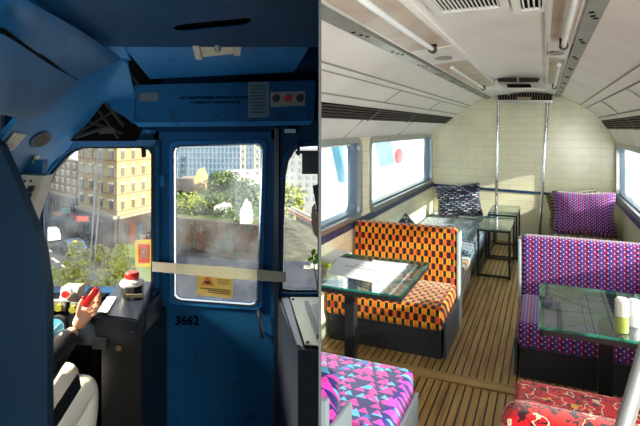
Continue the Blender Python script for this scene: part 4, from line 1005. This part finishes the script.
# hand: palm and five fingers around the handle (seen from the back of the hand)
Yh = 2.74
def hp_(px, py, dy=0): return L(px, py, Yh+dy)
palm = [(wrR, .035), (hp_(80.5, 321), .040), (hp_(85.5, 314, .015), .047), (hp_(89.5, 308, .025), .040),
        ]
J = list(palm); E_ = [(0, 1), (1, 2), (2, 3)]
HB = skin('hand', J, E_, SKIN, P0, 2)
fingers = [
    [(hp_(91.5, 303, -.01), .0118), (hp_(97, 299, -.028), .0110), (hp_(100, 293, -.03), .0100), (hp_(98.5, 289, -.045), .0088)],
    [(hp_(93, 307, -.01), .0118), (hp_(98, 303.5, -.030), .0110), (hp_(100, 298, -.034), .0102), (hp_(97.5, 294.5, -.05), .0090)],
    [(hp_(93, 311.5, -.01), .0112), (hp_(97.5, 308.5, -.028), .0105), (hp_(98.5, 303.5, -.034), .0097), (hp_(96, 300.5, -.05), .0085)],
    [(hp_(92, 316, -.006), .0105), (hp_(95.5, 313.5, -.022), .0096), (hp_(96, 309.5, -.03), .0088), (hp_(94, 307, -.044), .0078)],
    [(hp_(79.5, 318, -.012), .0165), (hp_(78.5, 311, -.022), .0145), (hp_(80.5, 304.5, -.026), .0125), (hp_(83, 298.5, -.03), .0105)],
]
for f_ in fingers:
    st = (hp_(85, 313, .004), .010) if f_ is not fingers[4] else (hp_(81.5, 320, .002), .014)
    ch = [st]+f_; b = skin('finger', ch, [(i, i+1) for i in range(len(ch)-1)], SKIN, P0, 2); merge(HB, b)
put('hand', HB, SKIN, P0, smooth=80)
b = bmesh.new(); bmesh.ops.create_uvsphere(b, u_segments=12, v_segments=8, radius=.009); merge(b2 := bmesh.new(), b, Matrix.Translation(L(83, 297.9, Yh-.040)) @ Matrix.Rotation(.35, 4, 'Y') @ Matrix.Diagonal((.8, .5, 1.15, 1))); o = put('fingernail', b2, RED, P0, smooth=80); o['label'] = 'red painted nail'
t = thing('control_handle', 'red control handle gripped by the seated person', 'handle', L(84, 306, 2.80))
bm = bmesh.new(); a, b = L(85, 306, 2.66), L(97.5, 288, 2.66)
bar(bm, a, b, .036, .042, up=(0, 1, 0)); bmesh.ops.bevel(bm, geom=bm.edges[:], offset=.007, segments=3, affect='EDGES'); put('grip', bm, RED, t, smooth=60)
put('shaft', tube(bmesh.new(), L(85, 307, 2.78), L(88, 318, 3.0), .014, n=12), MAT_BLACK, t, smooth=1)
put('shaft_collar', tube(bmesh.new(), L(92, 292, 2.9), L(91, 303, 3.0), .03, n=12), MAT_BLACK, t, smooth=1)
# driver seat
t = thing('driver_chair', 'driving chair with a black armrest and orange brown cushion under the person', 'seat', (-1.5, 2.0, ZFL))
put('pedestal', B(-1.60, -1.40, 1.9, 2.15, ZFL, .02), MAT_BLACK, t)
put('cushion', B(-1.78, -1.23, 1.75, 2.42, .02, .155, r=.04, seg=3), F_OR, t, smooth=60)
put('backrest', B(-1.76, -1.26, 1.66, 1.78, .16, .82, r=.04, seg=3), F_OR, t, smooth=60)
bm = bmesh.new(); a, b = L(72, 380, 2.34), L(28, 447, 2.0); bar(bm, a, b, .085, .085); bmesh.ops.bevel(bm, geom=bm.edges[:], offset=.008, segments=2, affect='EDGES'); put('armrest', bm, MAT_BLACK, t, smooth=60)
# second visitor's hand at the right edge, with leaves sprig beside
# ------------------------------------------------------------------ view outside the windscreen
ZS = -12.1
def G(px, py): Y = (HC-ZS)*F/(py-128); return Vector(((px-320)*Y/F, Y, ZS))      # point of the street
street = M('grey asphalt', (.032, .033, .035), .85); street.wear((.075, .075, .07), .12, .45, 3, .6); x, y, z = street.co()
struct('street', B(-95, -.3, 20, 130, ZS-.2, ZS), street.m)
struct('lawn', prism(bmesh.new(), [G(108, 262), G(120, 236), G(152, 236), G(168, 270), G(150, 320), G(118, 300)], (0, 0, .12)), plain('sunlit grass', (.13, .19, .04), .9, wear=(.20, .22, .07), sc=.4))
BRK = M('yellow stock brick', (.36, .27, .115), .85); BRK.wear((.27, .19, .085), .5, .45, 3, .5); BRK = BRK.m
STN = plain('pale stone', (.58, .53, .42), .7); BRD = plain('red brick', (.26, .13, .08), .85); DKW = plain('dark window', (.12, .10, .07), .2)
SHOP = plain('dark shopfront', (.05, .035, .03), .4)
def facade(t, p, q, z0, z1, cols, rows, wall, win=DKW, ww=.45, depth=.25, base=None, sills=True, hh=.5, first=0):
    p = Vector(p); q = Vector(q); d = (q-p); Lh = d.length; dx = d.normalized(); nrm = Vector((dx.y, -dx.x, 0)); nrm = nrm if nrm.y < 0 else -nrm
    rh = (z1-z0-first)/rows
    for r in range(rows):
        for c_ in range(cols):
            m = p+dx*(Lh*(c_+.5)/cols); w_ = Lh/cols*ww/2; zc = z0+first+rh*(r+.5); h_ = rh*hh/2
            a = m-dx*w_+nrm*.03; b = m+dx*w_+nrm*.03
            put('window', prism(bmesh.new(), [(a.x, a.y, zc-h_), (b.x, b.y, zc-h_), (b.x, b.y, zc+h_), (a.x, a.y, zc+h_)], nrm*.05), win, t)
            if sills:
                a -= dx*w_*.4; b += dx*w_*.4
                put('lintel', prism(bmesh.new(), [(a.x, a.y, zc+h_), (b.x, b.y, zc+h_), (b.x, b.y, zc+h_+.2), (a.x, a.y, zc+h_+.2)], nrm*.12), STN, t)
        if sills:
            zc = z0+first+rh*r+rh*.12; put('string_course', prism(bmesh.new(), [p+Vector((0, 0, zc-p.z)), q+Vector((0, 0, zc-q.z)), q+Vector((0, 0, zc+.15-q.z)), p+Vector((0, 0, zc+.15-p.z))], nrm*.07), BRD, t)
def block(name, label, p, q, r_, z0, z1, wall, cols1, cols2, rows, ground=None, **k):
    """corner block: left end p, corner q, right end r_ (ground points), roof height z1"""
    t = thing(name, label, 'building', (q.x, q.y, z0))
    back = (p+r_-q); pts = [p, q, r_, back]
    put('walls', prism(bmesh.new(), [(a.x, a.y, z0) for a in pts], (0, 0, z1-z0)), wall, t)
    put('parapet', prism(bmesh.new(), [((a.x-(p.x+r_.x)/2)*1.02+(p.x+r_.x)/2, (a.y-(p.y+r_.y)/2)*1.02+(p.y+r_.y)/2, z1-.05) for a in pts], (0, 0, .35)), STN if wall is BRK else wall, t)
    if cols1: facade(t, p, q, z0, z1, cols1, rows, wall, **k)
    if cols2: facade(t, q, r_, z0, z1, cols2, rows, wall, **k)
    if ground:
        for a, b in ((p, q), (q, r_)):
            d_ = (b-a).normalized(); n__ = Vector((d_.y, -d_.x, 0)); n__ = n__ if n__.y < 0 else -n__
            put('shopfront', prism(bmesh.new(), [(a.x, a.y, z0), (b.x, b.y, z0), (b.x, b.y, z0+ground), (a.x, a.y, z0+ground)], n__*.25), SHOP, t)
            put('fascia', prism(bmesh.new(), [(a.x, a.y, z0+ground), (b.x, b.y, z0+ground), (b.x, b.y, z0+ground+.35), (a.x, a.y, z0+ground+.35)], n__*.45), plain('pale fascia', (.25, .21, .16), .6), t)
            n3 = int((b-a).length/1.4)
            for i in range(n3):
                c1 = a.lerp(b, (i+.2)/n3)+n__*.26; c2 = a.lerp(b, (i+.75)/n3)+n__*.26
                put('shop_window', prism(bmesh.new(), [(c1.x, c1.y, z0+.3), (c2.x, c2.y, z0+.3), (c2.x, c2.y, z0+ground*.75), (c1.x, c1.y, z0+ground*.75)], n__*.05), plain('shop glass', ((.05, .06, .055), (.10, .04, .03), (.035, .055, .07))[i % 3], .2), t)
    return t
def gp(px, Y): return Vector(((px-320)*Y/F, Y, ZS))
block('corner_building', 'tall yellow brick corner building with stone lintels seen through left windscreen', gp(78, 66), gp(117, 58), gp(166, 66), ZS, HC-(147-128)*58/F, BRK, 4, 5, 4, ground=3.4, first=3.9, ww=.30, hh=.5)
block('terrace_building', 'lower tan terrace building with pale windows left of the yellow corner building', gp(44, 92), gp(50, 84), gp(78, 76), ZS, HC-(161-128)*80/F, plain('tan render', (.22, .17, .10), .85), 1, 5, 4, ground=3.2, first=3.6, ww=.4, win=plain('pale blind', (.40, .37, .28), .5))
block('street_building', 'hazy grey building at the far left end of the street', gp(30, 110), gp(36, 104), gp(57, 98), ZS, HC-(166-128)*100/F, plain('grey render', (.22, .22, .20), .85), 1, 4, 4, ground=3, first=3.4, ww=.4)
# right-hand part: wall, bank, glass office, trees
t = thing('glass_office', 'large pale blue glass office building beyond the trees', 'building', gp(215, 118))
put('curtain_wall', B(gp(176, 118).x, gp(262, 118).x, 118, 126, ZS, 12), plain('blue glass', (.09, .17, .26), .25, wear=(.13, .21, .29)), t)
for k_ in range(22): put('mullion', B(gp(176+k_*4, 118).x-.08, gp(176+k_*4, 118).x+.08, 117.8, 118, ZS, 12), plain('mullion', (.17, .23, .28), .4), t)
for k_ in range(14): put('floor_band', B(gp(176, 118).x, gp(262, 118).x, 117.75, 118, -8+k_*1.3, -7.75+k_*1.3), plain('floor band', (.17, .23, .28), .4), t)
t = thing('spire_house', 'narrow yellow gabled house rising among the trees', 'building', gp(196, 90))
Yq = 90
put('walls', prism(bmesh.new(), [(gp(194, Yq).x, Yq, ZS), (gp(201.5, Yq).x, Yq, ZS), (gp(201.5, Yq).x, Yq, L(0, 178, Yq).z), (gp(198, Yq).x, Yq, L(0, 169.5, Yq).z), (gp(194, Yq).x, Yq, L(0, 178, Yq).z)], (0, 5, 0)), plain('warm yellow wall', (.48, .36, .14), .8), t)
put('annex', B(gp(199, Yq).x, gp(206, Yq).x, Yq-1, Yq+4, ZS, L(0, 183, Yq).z), plain('warm yellow annex', (.42, .33, .16), .8), t)
put('porch', B(gp(194, Yq).x, gp(209, Yq).x, Yq-3, Yq-1, ZS, L(0, 194, Yq).z), STN, t)
for (x0_, x1_, y_, Y_, c_, lb_) in ((176, 192, 179, 96, (.34, .26, .22), 'brown brick house left of the gabled yellow house'), (205, 222, 178, 100, (.16, .2, .28), 'dark slate building right of the gabled yellow house'), (222, 262, 172, 108, (.40, .42, .42), 'grey building behind the trees beyond the cab door')):
    t = thing('background_building', lb_, 'building', gp((x0_+x1_)/2, Y_))
    put('walls', B(gp(x0_, Y_).x, gp(x1_, Y_).x, Y_, Y_+6, ZS, L(0, y_, Y_).z), plain('wall '+lb_[:9], c_, .8), t)
    facade(t, gp(x0_, Y_), gp(x1_, Y_), ZS+4, L(0, y_, Y_).z, 4, 4, None, sills=False)
for px, hx in ((243, 147), (257, 150)):
    t = thing('tower_crane', 'pale lattice crane mast %s' % ('in the middle of the door window' if px == 243 else 'near the right edge of the door window'), 'crane', gp(px, 104))
    bm = bmesh.new(); a = gp(px, 104); w_ = .5; z = ZS
    for sx in (-w_, w_): box(bm, a.x+sx-.08, a.x+sx+.08, 103.9, 104.1, ZS, 3)
    while z < 2: bar(bm, (a.x-w_, 104, z), (a.x+w_, 104, z+1.5), .1, .1); bar(bm, (a.x+w_, 104, z), (a.x-w_, 104, z+1.5), .1, .1); z += 1.5
    put('mast', bm, plain('crane paint', (.62, .50, .34), .6), t)
# embankment wall with murals and bushes
MUR = M('weathered mural wall', (.15, .10, .065), .85); n = MUR.noise(.35, 3); MUR.mix(((n-.5)*9).max(0).min(.6), (.07, .14, .12)); x, y, z = MUR.co(); n = MUR.noise(.6, 3, MUR.comb(x+7, y, z)); MUR.mix(((n-.52)*9).max(0).min(.6), (.22, .08, .05)); n = MUR.noise(2.5, 5, MUR.comb(x, y+5, z)); MUR.mix(((n-.5)*7).max(0).min(.5), (.24, .21, .16))
a, b = gp(168, 62), gp(262, 50)
a.z = b.z = 0
o = put('mural_wall', prism(bmesh.new(), [(a.x, a.y, ZS), (b.x, b.y, ZS), (b.x, b.y, L(0, 226, 50).z), (a.x, a.y, L(0, 217, 62).z)], (.2, .8, 0)), MUR.m); tag(o, 'long weathered wall with faded murals beside the road below', 'wall')
o = put('grass_bank', prism(bmesh.new(), [(a.x+.2, a.y+.85, L(0, 217, 62).z), (b.x+.2, b.y+.85, L(0, 226, 50).z), (b.x+3, 96, -10.8), (a.x-3, 96, -9)], (0, 0, -.4)), plain('bank grass', (.10, .15, .03), .9, wear=(.17, .19, .05), sc=.5)); tag(o, 'green grassy bank above the mural wall', 'bank')
LEAF = [plain('leaf %d' % i, c, .6) for i, c in enumerate(((.07, .12, .022), (.34, .33, .04), (.05, .09, .025), (.22, .26, .04)))]
def tree(label, base, h, w_, mat, n, leaf, trunk=True, name='tree', zbase=.3, group=None):
    t = thing(name, label, 'tree' if name == 'tree' else 'shrub', base)
    rnd = random.Random(label)
    bm = bmesh.new(); cl = [(Vector((rnd.gauss(0, .45)*w_/2, rnd.gauss(0, .45)*w_/2, h*(zbase+(1-zbase)*rnd.random()*.95))), w_*(.16+.14*rnd.random())) for _ in range(12)]
    for i in range(n):
        c_, r_ = rnd.choice(cl); v = Vector((rnd.gauss(0, 1), rnd.gauss(0, 1), rnd.gauss(0, 1))).normalized()*r_*(.6+.5*rnd.random())
        p = base+c_+v; u = Vector((rnd.gauss(0, 1), rnd.gauss(0, 1), rnd.gauss(0, 1))).normalized()*leaf; w2 = u.cross(Vector((rnd.gauss(0, 1), rnd.gauss(0, 1), rnd.gauss(0, 1)))).normalized()*leaf*.6
        bm.faces.new([bm.verts.new(q) for q in (p-u, p+w2, p+u, p-w2)])
    put('foliage', bm, mat, t)
    if trunk:
        bm = bmesh.new(); top = base+Vector((0, 0, h*.55)); tube(bm, base, top, w_*.045, w_*.025, n=8)
        for c_, r_ in cl: tube(bm, top-Vector((0, 0, h*.15)), base+c_, w_*.018, w_*.006, n=6)
        put('trunk', bm, plain('bark', (.10, .07, .05), .9), t)
    return t
# trees in front of the offices
for i, (px, Y_, yt, w_, lb_) in enumerate(((222, 84, 176, 5, 'bright green tree in the middle of the door window'), (243, 80, 184, 7, 'broad green tree right of the middle of the door window'), (183, 86, 203, 6, 'low green tree below the gabled house'), (257, 72, 186, 5, 'green tree at the right edge of the door window'), (288, 62, 190, 6, 'green tree at the left of the right cab window'), (206, 84, 203, 5, 'low bush green tree under the gabled yellow house'), (228, 76, 204, 6, 'rounded green tree above the parked white vehicles'))):
    zb = -9.8; b_ = gp(px, Y_); b_.z = zb; tree(lb_, b_, L(0, yt, Y_).z-zb, w_, LEAF[(0, 2, 0, 2, 3, 0, 0)[i]], 1500, .28, zbase=.25)
for i, (px, Y_, py, sz, lb_) in enumerate(((180, 68, 212, 2.2, 'left end of the mural wall top'), (193, 66, 213, 2.4, 'mural wall top under the gabled house'), (207, 64, 215, 2.2, 'mural wall top left of the white sheeting'), (222, 61, 219, 2.4, 'mural wall top under the white sheeting'), (240, 57, 223, 2.2, 'right end of the mural wall top'))):
    q = L(px, py, Y_); tree('leafy green shrub spilling over the '+lb_, q-Vector((0, 0, .6)), sz, 4.2, LEAF[(0, 3, 0, 2, 0)[i]], 700, .2, trunk=False, name='shrub', zbase=.1)
WHT = plain('white sheeting', (.55, .55, .53), .7)
for px0, px1, py, Y_, hh_, lb_ in ((214, 232, 210, 60, .8, 'long low strip of white sheeting on the grass bank'), (240, 251, 221, 52, 2.2, 'tall humped white cover at the right end of the grass bank')):
    a = L(px0, py, Y_); b = L(px1, py, Y_); bm = bmesh.new(); n = 9; f0 = []; 
    pts = [Vector((a.x+(b.x-a.x)*i/n, a.y, a.z+hh_*(.9+.1*math.sin(i*2.1))*(math.sin(PI*min(1, max(.12, i/n*.9+.06)))**.6))) for i in range(n+1)]
    prism(bm, [Vector((a.x, a.y, a.z-.3))]+pts+[Vector((b.x, a.y, a.z-.3))], (0, 1.5, 0)); o = put('white_cover', bm, WHT); tag(o, lb_, 'cover')
# near yellow-green tree below the windscreen
for i, (px, Y_, yt, w_, lb_) in enumerate(((97, 17, 238, 1.5, 'yellow green tree close below the left windscreen, tallest of them'), (78, 16, 258, 1.7, 'yellow green tree close below the left windscreen, in the middle'), (56, 15, 262, 1.3, 'pale green bushy tree at the lower left of the windscreen'), (112, 16, 262, 1.0, 'small yellow tree just left of the beacon'))):
    b_ = gp(px, Y_); tree(lb_, b_, L(0, yt, Y_).z-ZS, w_, LEAF[1 if i != 2 else 3], 1300 if i < 2 else 900, .075, zbase=.76)
# vehicles
def car(px, py, ln, ang, col, label, name='car', h=1.45):
    b_ = G(px, py); R = Matrix.Rotation(ang, 4, 'Z'); t = thing(name, label, 'car' if name == 'car' else 'van', b_, rot=R)
    pr = [(-.5, .25), (-.5, .7), (-.36, .78), (-.22, 1), (.22, 1), (.36, .75), (.5, .65), (.5, .25)] if name == 'car' else [(-.5, .2), (-.5, 1), (.30, 1), (.42, .6), (.5, .5), (.5, .2)]
    bm = prism(bmesh.new(), [(a*ln, -.85, z*h) for a, z in pr], (0, 1.7, 0)); bm.transform(t.matrix_world); put('body', bm, plain('paint '+label[:10], col, .25), t)
    bm = prism(bmesh.new(), [(-.32*ln, -.87, .72*h), (.30*ln, -.87, .70*h), (.2*ln, -.87, .93*h), (-.2*ln, -.87, .93*h)], (0, 1.74, 0)); bm.transform(t.matrix_world); put('side_windows', bm, DKW, t)
    for a in (-.32, .32):
        for s_ in (-.9, .72): bm = tube(bmesh.new(), (a*ln, s_, .33), (a*ln, s_+.18, .33), .33, n=14); bm.transform(t.matrix_world); put('wheel', bm, MAT_BLACK, t)
car(50, 240, 4.4, 2.2, (.75, .76, .76), 'white car driving down the street at the far left')
car(73, 253, 4.2, 2.3, (.05, .09, .16), 'dark blue car beside the near trees on the street')
car(220, 238, 7, -.2, (.85, .85, .84), 'long white van parked on the road beyond the door window', 'van', 2.3)
car(247, 243, 4.2, -.2, (.35, .36, .38), 'grey car parked right of the long white van')
for i, (px, py) in enumerate(((52, 258), (62, 265), (46, 248))):
    a = G(px, py); o = struct('road_marking.%03d' % i, bar(bmesh.new(), a+Vector((0, 0, .02)), a+Vector((1.6, -1.8, .02)), .3, .02), STN)
# red and yellow kiosk, dark gates
kf = 0
t = thing('kiosk', 'red and yellow advertising kiosk on the grass right of the corner building', 'kiosk', G(144, 268))
b_ = G(144, 268)
put('cabin', B(b_.x-.75, b_.x+.75, b_.y, b_.y+1.2, ZS+.12, ZS+2.6), plain('kiosk red', (.25, .02, .01), .5), t)
put('frame', ring(bmesh.new(), rrect(b_.x-.85, b_.x+.85, ZS+.12, ZS+2.8, .05, 2), rrect(b_.x-.6, b_.x+.6, ZS+.5, ZS+2.4, .05, 2), lambda x_, z_: (x_, b_.y-.08, z_), (0, .1, 0)), plain('kiosk yellow', (.27, .21, .02), .5), t)
put('poster', B(b_.x-.35, b_.x+.35, b_.y-.05, b_.y, ZS+1.0, ZS+2.0), plain('poster', (.12, .06, .04), .4), t)
t = thing('entrance_gate', 'tall dark gateway at the foot of the corner building', 'gate', G(105, 251)); b_ = G(105, 251)
put('gate_frame', B(b_.x-1.1, b_.x+1.1, b_.y, b_.y+.6, ZS, ZS+3.3), SHOP, t)
for k_ in range(6): put('upright', B(b_.x-1.0+k_*.38, b_.x-.92+k_*.38, b_.y-.1, b_.y, ZS, ZS+3.4), MAT_BLACK, t)
# shop awnings and signs at the street
for i, (px, Y_, py, c_, lb_) in enumerate(((66, 78, 211, (.03, .20, .18), 'teal shop sign at the left of the terrace'), (82, 62, 219, (.28, .05, .03), 'red shop sign on the corner building'), (75, 74, 216, (.3, .07, .04), 'red shop sign between the terrace and the corner'), (58, 82, 214, (.3, .15, .06), 'orange shop sign on the terrace'))):
    q = L(px, py, Y_-2); o = put('shop_sign', B(q.x-.7, q.x+.7, q.y, q.y+.2, q.z-.3, q.z+.35), plain('sign paint %d' % i, c_, .5)); tag(o, lb_, 'sign')
# right window: grey blocks and railway
t = thing('concrete_block', 'hazy grey office blocks seen through the right cab window', 'building', gp(303, 80))
put('walls', B(gp(282, 80).x, -.4, 80, 86, ZS, L(0, 150, 80).z), plain('hazy concrete', (.25, .27, .28), .8), t); facade(t, gp(283, 80), gp(319, 80), ZS+2, L(0, 152, 80).z, 5, 7, None, sills=False, win=plain('grey window', (.20, .24, .27), .3))
t = thing('rail_yard', 'pale roofs and pipes of the yard seen low through the right cab window', 'roof', gp(303, 40)) 
put('roof', prism(bmesh.new(), [L(284, 215, 50), L(319, 232, 46), L(319, 262, 34), L(284, 262, 34)], (0, 0, -.3)), plain('yard ground', (.07, .07, .05), .9, wear=(.22, .20, .13), sc=1.4, amt=.9), t)
put('red_pipe', bar(bmesh.new(), L(287, 209, 45), L(316, 224, 42), .25, .3), plain('pale red pipe', (.55, .30, .22), .6), t)
put('white_pipe', bar(bmesh.new(), L(292, 208, 44), L(318, 221, 41), .2, .25), STN, t)
for k_ in range(5):
    q = L(288+k_*7, 285-k_*2, 28); put('crate', B(q.x-.3, q.x+.3, q.y, q.y+.6, q.z-.5, q.z+.6), plain('pale crate', (.45, .43, .34), .7), t)
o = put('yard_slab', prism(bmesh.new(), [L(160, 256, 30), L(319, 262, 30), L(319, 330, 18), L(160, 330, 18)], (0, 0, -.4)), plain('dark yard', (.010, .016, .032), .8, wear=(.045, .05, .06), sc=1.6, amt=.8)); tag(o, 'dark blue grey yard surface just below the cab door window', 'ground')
# reaching hand and leaf sprig against the right window
t = thing('leaf_sprig', 'bright green leaves beside the right cab window', 'plant', L(316, 262, 2.9))
GRN = plain('bright leaf', (.35, .72, .05), .5)
bm = bmesh.new()
for a, s_, an in (((313.5, 252), 3.2, .3), ((317, 257), 3.5, -.4), ((310.5, 259), 3, 1.1), ((315.5, 262), 2.6, 0)):
    b = bmesh.new(); n = 10; vs2 = [b.verts.new((math.cos(2*PI*i/n)*s_*.0058*.8, 0, math.sin(2*PI*i/n)*s_*.0058)) for i in range(n)]; b.faces.new(vs2); bmesh.ops.solidify(b, geom=b.faces[:], thickness=.002)
    leafo = bmesh.new(); merge(leafo, b, Matrix.Translation(L(*a, 2.9)) @ Matrix.Rotation(an, 4, 'Y') @ Matrix.Rotation(.3, 4, 'Z')); put('leaf', leafo, GRN, t)
put('stem', tube(bmesh.new(), L(312, 252, 2.91), L(318, 292, 2.91), .003, n=6), LEAF[0], t)

t = thing('person', 'fingers with red nails holding a dark phone at the right edge of the cab', 'person', L(318, 235, 2.0))
HB = bmesh.new(); Yv = 2.0
for ch in ([(317, 222, .012), (314.2, 216, .010), (313.4, 210, .0085), (314.5, 205.5, .0075)], [(318, 226, .012), (314.6, 221, .010), (312.8, 216, .009), (313.6, 211, .0078)],
           [(318, 231, .012), (314.8, 227, .010), (313, 222.5, .009), (314, 218, .0078)], [(318.5, 236, .011), (315.5, 232.5, .009), (313.8, 228.5, .008), (314.8, 225, .007)],
           [(322, 232, .015), (321, 222, .013), (319, 214, .011), (317, 208, .009)]):
    j = [(L(323, 236, Yv+.02), .014)]+[(L(a, b, Yv), r) for a, b, r in ch]; merge(HB, skin('f', j, [(i, i+1) for i in range(4)], SKIN, t, 2))
merge(HB, skin('palm', [(L(330, 262, Yv+.03), .03), (L(326, 246, Yv+.02), (.036, .02)), (L(323, 234, Yv+.01), (.036, .018))], [(0, 1), (1, 2)], SKIN, t, 2))
put('hand', HB, SKIN, t, smooth=80, clip=-1)
put('fingernail', prism(bmesh.new(), [L(313.6, 204, Yv-.012), L(315.6, 204, Yv-.012), L(315.6, 207.5, Yv-.012), L(313.8, 207.5, Yv-.012)], (0, .003, 0)), RED, t)
o = put('mobile_phone', prism(bmesh.new(), [L(312.5, 186, Yv-.02), L(319.3, 184, Yv-.02), L(319.3, 212, Yv-.02), L(317, 212, Yv-.02)], (0, .010, 0)), MAT_BLACK); tag(o, 'dark phone held up at the right edge of the cab window', 'phone')
